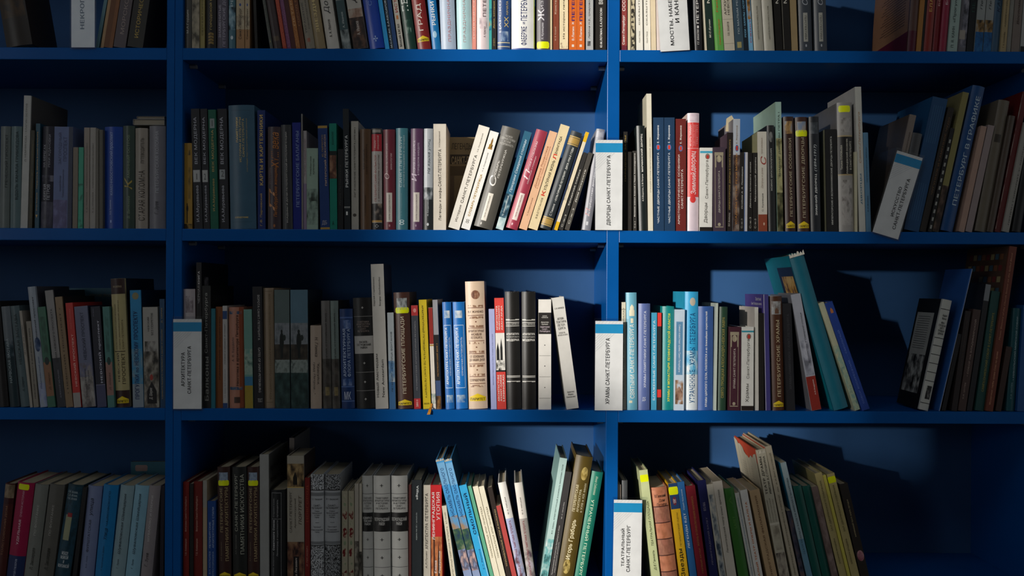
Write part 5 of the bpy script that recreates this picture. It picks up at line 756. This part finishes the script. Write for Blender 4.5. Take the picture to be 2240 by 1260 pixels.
b(1212, 1250, 998, 48, '#5e4d1e', 'thick olive brown leaning book with gold emblems', p=[(.45, .85, .82, .92, '*#5e4d1e,#c8b068,#8c7434', 'oval'), (.3, .7, .11, .22, '*#5e4d1e,#c8b068,#8c7434', 'oval')], t=[('Игорь Грабарь', '#ece0b8', .36, .68, .22, .52, 'b'), ('ПЕТЕРБУРГСКАЯ', '#e4d8b0', .28, .44, .58, .78), ('АРХИТЕКТУРА', '#e4d8b0', .52, .66, .58, .75), ('в XVIII и XIX веках', '#e4d8b0', .74, .88, .58, .8)])
b(1251, 1277, 1032, 43, '#1d7a64', 'green leaning book titled Lost Petersburg beside the upright', t=[('УТРАЧЕННЫЙ ПЕТЕРБУРГ', '#dcecd0', .38, .7, .1, .76, 'd'), ('Инна Соболева', '#c8dcc0', .42, .64, .8, .96, 'id')])
row(3, 2)
b(1351, 1358, 1060, 0, '#a89a8c', 'thin tan book behind the theatre sign', k='p')
b(1360, 1373, 1051, 0, '#4a4c4e', 'grey book behind the theatre sign')
b(1429, 1448, 1029, -31, '#c4cb98', 'pale green leaning book with yellow sticker near its head', p=[(0, 1, .9, .96, STK)], t=[('Д.Е.Гаккель', '#3c442c', .4, .7, .16, .33, 'i'), ('ТЕАТРАЛЬНАЯ ПЛОЩАДЬ', '#3c442c', .42, .72, .36, .74, 'i')], k='f')
b(1450, 1487, 1068, -27, '#b87454', 'thick leaning book printed with a brick wall', p=[(.03, .97, .815-.16*i, .97-.16*i, ('*#c88462,#c07858,#a86848', '*#a86c58,#94604c,#b07860')[i % 2]) for i in range(6)]+[(.03, .97, .805-.16*i, .815-.16*i, '#4c2820') for i in range(0, 6)], t=[('В.Гаевский', '#2c1c18', .2, .85, .9, .93, 'hb'), ('Дом\nПетипа', '#2c1c18', .25, .9, .815, .885, 'hi')])
b(1490, 1511, 1058, -29, '#deae20', 'yellow leaning book on theatre stars with a navy head', p=[(0, 1, .755, 1, '#24406c'), (.28, .7, .79, .87, '#702838', 'oval'), (0, 1, .89, .965, STK)], t=[('Звезды', '#2c2410', .2, .72, .12, .38, 'b'), ('ПЕТЕРБУРГСКОЙ СЦЕНЫ', '#5c4c1c', .45, .68, .4, .72), ('BN', '#d8c8c8', .36, .62, .81, .85, 'h')], k='f')
b(1513, 1529, 1055, -32, '#2c6aa6', 'blue leaning book on theatre legends', t=[('Юрий Кружнов', '#c8d8ec', .35, .6, .74, .93), ('ЛЕГЕНДЫ БДТ', '#e0e8f4', .3, .64, .38, .71, 'b')], k='f')
b(1531, 1552, 1064, -31, '#8c2430', 'dark red leaning book with gold lettering', t=[('ПЕРВЫЙ АКТЕР', '#c08850', .45, .65, .16, .4), ('ЖИЗНЬ И ПРИКЛЮЧЕНИЯ МАРИУСА', '#b88048', .4, .62, .42, .9)], k='f')
b(1556, 1576, 1052, -31, '#22255a', 'navy leaning book titled Leningrad Ballet', t=[('ЛЕНИНГРАДСКИЙ БАЛЕТ', '#9c94a8', .4, .66, .22, .66), ('85/86', '#9c94a8', .3, .6, .72, .8)], k='f')
b(1578, 1593, 1060, -33, '#dcd4c2', 'cream leaning book with blue grey stage photographs', p=[(.15, .9, .03, .9, '*#dcd4c2,#a8acac,#3c4c5c')], k='p')
b(1595, 1616, 1054, -36, '#e0d6c6', 'pale leaning book about the young spectators theatre', t=[('Ленинградский театр юных зрителей', '#4c4840', .36, .62, .34, .92)], k='p')
b(1621, 1645, 1070, -38, '#3c7630', 'green leaning book among the pale ones', t=[('БАЛЕТ', '#6c9c50', .4, .65, .6, .72), ('А', '#5c8c44', .35, .6, .84, .92)])
b(1647, 1657, 1079, -40, '#e4e2d8', 'narrow white leaning book with blue lettering', t=[('ЛЕНИНГРАДСКИЙ АКАДЕМИЧЕСКИЙ БОЛЬШОЙ ДРАМАТИЧЕСКИЙ ТЕАТР им. ГОРЬКОГО', '#3c78a8', .3, .65, .05, .95)], k='p')
b(1659, 1675, 1073, -40, '#eeeae2', 'white leaning book with orange lettering on opera', t=[('МАЛЫЙ ТЕАТР ОПЕРЫ И БАЛЕТА', '#d87838', .3, .62, .1, .88, 'b')], k='p')
b(1684, 1707, 1074, -45, '#c6a67e', 'tan leaning book about the philharmonic', side='#b8a078', t=[('ЛЕНИНГРАДСКАЯ ФИЛАРМОНИЯ', '#6c4c30', .4, .64, .08, .94)], k='f')
b(1711, 1736, 985, -58, '#c6bea8', 'tall cream leaning book in a torn jacket over red boards', side='#c4bca4', p=[(.05, .95, .05, .26, '*#c6bea8,#a89c8c,#5c544c'), (.2, .85, .28, .45, '*#c6bea8,#b8ae98,#948a78'), (0, 1, .46, .475, '#e0d8c4')], t=[('ТЕАТР ДРАМЫ', '#2c2620', .18, .46, .68, .95, 'b'), ('ИМЕНИ А.С.ПУШКИНА', '#34302a', .58, .78, .68, .95, 'b'), ('ЛЕНИНГРАДСКИЙ', '#7c7464', .1, .26, .48, .64), ('ГОСУДАРСТВЕННЫЙ', '#7c7464', .38, .54, .48, .65), ('АКАДЕМИЧЕСКИЙ', '#7c7464', .66, .82, .48, .64)], k='f')
b(1738, 1754, 977, -66, '#c2b69e', 'tall cream leaning book on the ballet school', t=[('ЛЕНИНГРАДСКОЕ ХОРЕОГРАФИЧЕСКОЕ УЧИЛИЩЕ', '#5c5440', .4, .66, .1, .66), ('им. А.Я.ВАГАНОВОЙ', '#5c5440', .4, .66, .68, .95)], k='f')
b(1758, 1769, 1118, -37, '#3c3c4c', 'short narrow leaning book with a dark leafy pattern', p=[(.05, .95, .02, .98, '*#242434,#4c4c5c,#6c5450')], k='p')
b(1771, 1785, 1013, -65, '#a8babe', 'pale blue leaning book on opera and ballet', side='#1d7aa0', t=[('ТЕАТР ОПЕРЫ И БАЛЕТА ИМЕНИ С.М.КИРОВА', '#3c4c54', .4, .66, .28, .88)], p=[(0, 1, 0, .4, '#6c98b0')], k='p')
for i, x in enumerate((1786, 1806)):
    b(x, x+19, 1065, -51, '#14584e', ('dark teal leaning book beside the pale blue opera book', 'dark teal leaning book beside a brown grey one')[i], k='h')
b(1827, 1841, 1066, -52, '#7a6660', 'brown grey leaning book with a mottled spine', p=[(.1, .9, .05, .9, '*#6a5650,#7a6660,#94807a')], k='p')
b(1844, 1861, 1036, -62, '#bcac74', 'straw coloured leaning book on an assembly hall', side='#a89c68', t=[('ЭЛЕОНОРА ФРАДКИНА', '#4c4428', .38, .64, .22, .44), ('ЗАЛ ДВОРЯНСКОГО СОБРАНИЯ', '#4c4428', .4, .68, .5, .93)], k='f')
b(1862, 1869, 1040, -62, '#d0c458', 'thin yellow leaning booklet between two straw coloured ones', k='p')
b(1870, 1888, 1038, -62, '#b8a870', 'straw coloured leaning book with a yellow sticker', p=[(0, 1, .92, .975, STK)], t=[('ЭЛЕОНОРА ФРАДКИНА', '#4c4428', .34, .6, .22, .44), ('ЗАЛ ДВОРЯНСКОГО СОБРАНИЯ', '#4c4428', .4, .66, .5, .9)], k='f')
b(1890, 1909, 1060, -54, '#2c2622', 'black leaning book with a pink blot, last before the gap', p=[(.15, .95, .27, .37, '*#8c4c58,#b07880,#c8a0a0', 'oval')], t=[('МАРИИНСКИЙ ТЕАТР. ВЧЕРА. СЕГОДНЯ', '#c8b88c', .4, .62, .5, .85)], k='f')
settle()
for B in BOOKS: build(B)
# ---- clear shelf signs
def sign(px, lines, label, s=-.005, flange=1, stripe=True, ink='#1c1c1e', paper='#ecebe8', hang=None):
    """px: the paper's corners in the photograph, top-left, top-right, bottom-right, bottom-left (a flat rectangle at its real place)"""
    P = [at(x, y, s) for x, y in px]
    (tlx, tlz), (trx, trz), (brx, brz), (blx, blz) = P
    W = math.hypot(brx-blx, brz-blz); H = math.hypot(tlx-blx, tlz-blz)
    ang = math.atan2(tlx-blx, tlz-blz)
    root = empty('shelf_sign', (blx, s, blz), ang)
    tag(root, label, 'sign', 'clear shelf signs with white cards')
    e = .003
    hold = merge(box((-e, -.0012, -e), (W+e, -.0004, H+.006)), box((-e, .0012, -e), (W+e, .002, H+.006)), box((-e, -.0012, -e-.0012), (W+e, .002, -e)))
    fx = W+e if flange > 0 else -e-.0012
    zb = SHZ[hang]-blz+.0006 if hang is not None else 0
    hold = merge(hold, box((fx, -.0012, max(zb, .01) if abs(ang) > .05 else zb), (fx+.0012, .10, H+.006)))
    obj('holder', *hold, ACR, root)
    obj('card', *box((0, .0000, 0), (W, .0008, H)), mat(paper, .6), root)
    def pl(a, b_, c, d, m, nm, y=-.0003): obj(nm, [(a, y, c), (b_, y, c), (b_, y, d), (a, y, d)], [(0, 1, 2, 3)], m, root)
    if stripe:
        pl(0, W, H*.862, H*.965, mat('#1492c8', .5), 'blue_stripe')
        V, Fs = [], []
        for i in range(9):                                     # fine grey hatching above and below the stripe
            x = i*W/8
            V += [(x-.002, -.0003, H*.97), (x-.0016, -.0003, H*.97), (x+.0034, -.0003, H*.998), (x+.003, -.0003, H*.998)]
        for i in range(6):
            d = .010+i*.0058
            V += [(0, -.0003, H*.857-d), (0, -.0003, H*.857-d-.0005), (d*1.05, -.0003, H*.857-.0005), (d*1.05, -.0003, H*.857)]
        V = [(min(W, max(0, x)), y, z) for x, y, z in V]
        obj('hatching', V, [tuple(range(i*4, i*4+4)) for i in range(15)], mat('#b4b8bc', .6), root)
    for (s_, u0, u1, v0, v1) in lines:
        def fn(a_, h_, u0=u0, u1=u1, v0=v0, v1=v1):
            return ((u1-h_*(u1-u0))*W, -.00035, (v0+a_*(v1-v0))*H)
        letter(s_, 'b', fn, ink, root, 'sign_lettering')
    return root
sign([(156, -95), (207, -95), (207, 103.5), (156, 103.5)], [('НЕКРОПОЛИ', .38, .56, .2, .74)], 'pale bluish card sign lettered НЕКРОПОЛИ in a clear holder, top shelf, first bay', stripe=False, ink='#6a7c90', paper='#f0f6ff', hang=1)  # card paler and bluer, lettering greyer than the other signs
sign([(1433, -90), (1496, -93), (1509, 109), (1445, 113)], [('МОСТЫ, НАБЕРЕЖНЫЕ', .36, .5, .06, .86), ('И КАНАЛЫ', .56, .7, .3, .72)], 'white card sign about bridges and canals, tilted among books on the top shelf', hang=1)
sign([(1303, 306), (1362, 306), (1361, 503), (1302, 503)], [('ДВОРЦЫ САНКТ-ПЕТЕРБУРГА', .42, .58, .05, .83)], 'white card sign lettered ДВОРЦЫ САНКТ-ПЕТЕРБУРГА on the second shelf in front of the upright', hang=2)
sign([(1302.5, 702), (1363, 702), (1361.5, 898), (1301, 897.5)], [('ХРАМЫ САНКТ-ПЕТЕРБУРГА', .38, .53, .07, .81)], 'white card sign lettered ХРАМЫ САНКТ-ПЕТЕРБУРГА on the third shelf in front of the upright', hang=3)
sign([(379, 698), (441, 698), (441, 894.5), (379, 894.5)], [('АРХИТЕКТУРА', .28, .41, .25, .63), ('САНКТ-ПЕТЕРБУРГА', .5, .63, .17, .7)], 'shaded white card sign lettered АРХИТЕКТУРА САНКТ-ПЕТЕРБУРГА in front of the double upright', hang=3)
sign([(1343, 1093), (1405, 1093), (1402, 1290), (1340, 1290)], [('ТЕАТРАЛЬНЫЙ', .26, .39, .26, .68), ('САНКТ-ПЕТЕРБУРГ', .47, .6, .2, .72)], 'white card sign lettered ТЕАТРАЛЬНЫЙ САНКТ-ПЕТЕРБУРГ on the bottom shelf', hang=4)
sign([(1963, 329), (2019, 343), (1964.5, 524), (1909, 507)], [('ИСКУССТВО', .46, .58, .24, .6), ('САНКТ-ПЕТЕРБУРГА', .66, .79, .1, .72)], 'white card sign lettered ИСКУССТВО, tilted against leaning books on the second shelf', flange=-1, hang=2)

# ---- pale booklets lying across the books of the second shelf, beside the double upright
zt = at(330, 275, .03)[1]+.0015
for i, (xa, xb, h, c, lb) in enumerate(((290, 361, .013, '#8c8a88', 'grey booklet lying flat on the standing books, lower of two'), (298, 361, .006, '#6c6a6a', 'thin grey booklet lying flat, upper of two'))):
    x0, x1 = at(xa, 265, .03)[0], at(xb, 265, .03)[0]
    z0 = zt+i*.0135
    o = empty('booklet', ((x0+x1)/2, .1, z0)); tag(o, lb+', second shelf, first bay', 'booklet', 'booklets lying on the second shelf')
    hw = (x1-x0)/2-.001
    obj('page_block', *box((-hw+.001, -.068, .001), (hw-.001, .068, h-.001)), PAGEG, o)
    obj('cover', *merge(box((-hw, -.07, 0), (hw, .07, .0009)), box((-hw, -.07, h-.0009), (hw, .07, h)), box((-hw, -.07, 0), (-hw+.0009, .07, h))), mat(c, .5), o)

def find(words): return next(B for B in BOOKS if words in B['label'])
def cover_patch(B, y0, y1, v0, v1, col, name, right=False, off=.0003):
    """something printed or pasted on the visible side of a book"""
    x = (B['ox']+B['T']+off) if right else B['ox']-off; L = B['L']
    return obj(name, [(x, y0, v0*L), (x, y1, v0*L), (x, y1, v1*L), (x, y0, v1*L)], [(0, 1, 2, 3)], mat(col, .45), B['root'])
def cover_text(B, s, col, y0, y1, v0, v1, right=False, fl=''):
    def fn(a, h):
        x = (B['ox']+B['T']+.0008) if right else B['ox']-.0008
        y = y0+a*(y1-y0) if right else y1-a*(y1-y0)
        return (x, y, (v0+h*(v1-v0))*B['L'])
    letter(s, fl, fn, col, B['root'], 'cover_lettering')
# large maroon and tan book of the top shelf: maroon foot, barcode, lines of small text
B = find('maroon foot and barcode'); cover_patch(B, .008, B['w'], 0, .21, '#561028', 'cover_band')
cover_patch(B, .15, .2, .02, .16, '#b8b4a8', 'barcode', off=.0005)
for i in range(9): cover_patch(B, .154+i*.005, .156+i*.005, .025, .15, '#1c1c1c', 'barcode_line', off=.0007)
for i in range(16): cover_patch(B, .03, .15+.01*((i*7) % 4), .3+i*.028, .308+i*.028, '#584030', 'text_line')
# black photo cover of the third shelf
B = find('black photo cover'); cover_patch(B, .03, .12, .13, .87, '#a8a8a0', 'cover_panel')
cover_patch(B, .03, .12, .13, .48, '*#0c0c0c,#6c6c68,#b0b0a8', 'cover_picture', off=.0005)
for i in range(15): cover_patch(B, .045, .11, .83-i*.021, .834-i*.021, '#3c3c3a', 'text_line', off=.0005)
# teal jacket with a gold icon
B = find('torn jacket with a gold icon'); cover_patch(B, .012, .13, .6, .93, '#1c2034', 'cover_panel')
cover_patch(B, .018, .11, .58, .87, '*#6c4818,#c89840,#dcb868', 'cover_picture', off=.0005)
for y, v in ((.045, .73), (.085, .74)):
    n = 14; L = B['L']; x = B['ox']-.0008
    obj('icon_figure', [(x, y+.011*math.cos(i*math.tau/n), v*L+.02*math.sin(i*math.tau/n)) for i in range(n)], [tuple(range(n))], mat('*#5c2c20,#a88458,#c8b890', .5), B['root'])
def torn(B, base_v, amp, col, seed, x0f=-.03, x1f=1.03, y=-.0008, name='torn_jacket'):
    """ragged paper edge that stands up above the head of the spine"""
    r = random.Random(seed); n = 14; V = []
    for i in range(n+1):
        u = x0f+(x1f-x0f)*i/n; x = B['ox']+u*B['T']
        V += [(x, y, base_v*B['L']), (x, y+r.uniform(-.001, .002), (base_v*B['L'])+amp*r.uniform(.3, 1)), (x, y+.0006, base_v*B['L'])]
    Fs = []
    for i in range(n): Fs += [(3*i, 3*i+3, 3*i+4, 3*i+1), (3*i+2, 3*i+1, 3*i+4, 3*i+5)]
    return obj(name, V, Fs, mat(col, .5), B['root'])
torn(B, .985, .012, '#d8d2c4', 3)
B = find('with a white titled cover')
cover_text(B, 'Золотые', '#e8e4f0', .02, .07, .945, .975); cover_text(B, 'Санкт-Петербурга имена', '#e8e4f0', .015, .11, .9, .93)
B = find('lettered Black Book'); cover_patch(B, .02, .05, .84, .9, '*#1c1a1c,#6c686c,#3c383c', 'cover_picture', True)
B = find('tall black book titled Balconies'); cover_text(B, 'БАЛКОНЫ', '#3a3a3c', .02, .13, .86, .92, True, 'b')
B = find('tall plain grey linen book')
for i in range(4): cover_text(B, ('ПЕТРОГРАД', 'ЛЕНИНГРАД', 'САНКТ-', 'ПЕТЕРБУРГ')[i], '#34342f', .015, .12, .86-.09*i, .9-.09*i, True, 'b')
B = find('very tall russet')
for i in range(5):
    for j in range(8): cover_patch(B, .02+j*.021, .036+j*.021, .92-i*.07, .955-i*.07, ('#8c5c3c', '#4c6c7c', '#a89868', '#7c3430')[(i*3+j) % 4], 'mosaic_tile')
# theatre book: jacket torn down over red boards
B = find('torn jacket over red boards'); L = B['L']; T = B['T']; x0 = B['ox']; w = B['w']
o = obj('red_board', *merge(box((x0-.0004, .004, .9*L), (x0+.002, w, L+.001)), box((x0+T-.002, .004, .95*L), (x0+T+.0003, w, L+.001))), mat('#d85636', .5), B['root'])
r = random.Random(5); V = []; n = 16
for i in range(n+1):
    y = .004+(w-.004)*i/n; zt_ = L*(.9+.09*abs(2*i/n-.75))+r.uniform(-.004, .004)
    V += [(x0-.0008, y, .5*L), (x0-.0008-r.uniform(0, .0012), y, min(zt_, .995*L))]
obj('torn_jacket', V, [(2*i, 2*i+2, 2*i+3, 2*i+1) for i in range(n)], mat('#cac2ac', .6), B['root'])
for i in range(18): cover_patch(B, .02, w-.02-.012*((i*5) % 3), .52+i*.019, .523+i*.019, '#9c9480', 'text_line', off=.001)
torn(B, .97, .009, '#d4ccb8', 8, .1, .95)
for wd, sd_ in (('ensemble, first', 11), ('ensemble, second', 12)): torn(find(wd), .985, .006, '#c8c0ac', sd_)
for wd, sd_ in (('art nouveau beside the red', 21), ('art nouveau beside the white', 22)):       # clear film wrapping that sticks up
    B = find(wd); q = torn(B, .99, .007, '#e0e0dc', sd_, -.02, 1.02, name='film_wrap'); q.data.materials[0] = ACR
# scrap of paper tucked in a book on the second shelf
B = find('brown river photograph'); L = B['L']; c = B['ox']+B['T']*.1
obj('paper_slip', [(c-.008, .05, L-.02), (c+.012, .05, L-.02), (c+.012, .051, L+.006), (c+.006, .052, L+.017), (c+.001, .052, L+.014), (c-.006, .051, L+.009),
                   (c-.008, .0505, L-.02), (c+.012, .0505, L-.02), (c+.012, .0515, L+.006), (c+.006, .0525, L+.017), (c+.001, .0525, L+.014), (c-.006, .0515, L+.009)],
    [(0, 1, 2, 3, 4, 5), (11, 10, 9, 8, 7, 6)]+[(i, 6+i, 6+(i+1) % 6, (i+1) % 6) for i in range(6)], mat('#d8c8a4', .7), B['root'])
# ribbon marker hanging out of the yellow guide, over the shelf edge
B = find('with a dark red upper third')
V = []; pts = [(.000, -.001, .012), (-.002, -.004, .004), (-.003, -.012, .001), (-.004, -.017, -.004), (-.006, -.018, -.010)]
for i, (x, y, z) in enumerate(pts): V += [(x-.0018-.0006*i, y, z), (x+.0018+.0003*i, y, z), (x+.0015, y+.0006, z), (x-.0015, y+.0006, z)]
obj('ribbon_marker', V, [(4*i+a, 4*i+(a+1) % 4, 4*i+4+(a+1) % 4, 4*i+4+a) for i in range(4) for a in range(4)], mat('#c8801c', .6), B['root'])
set_all_text()
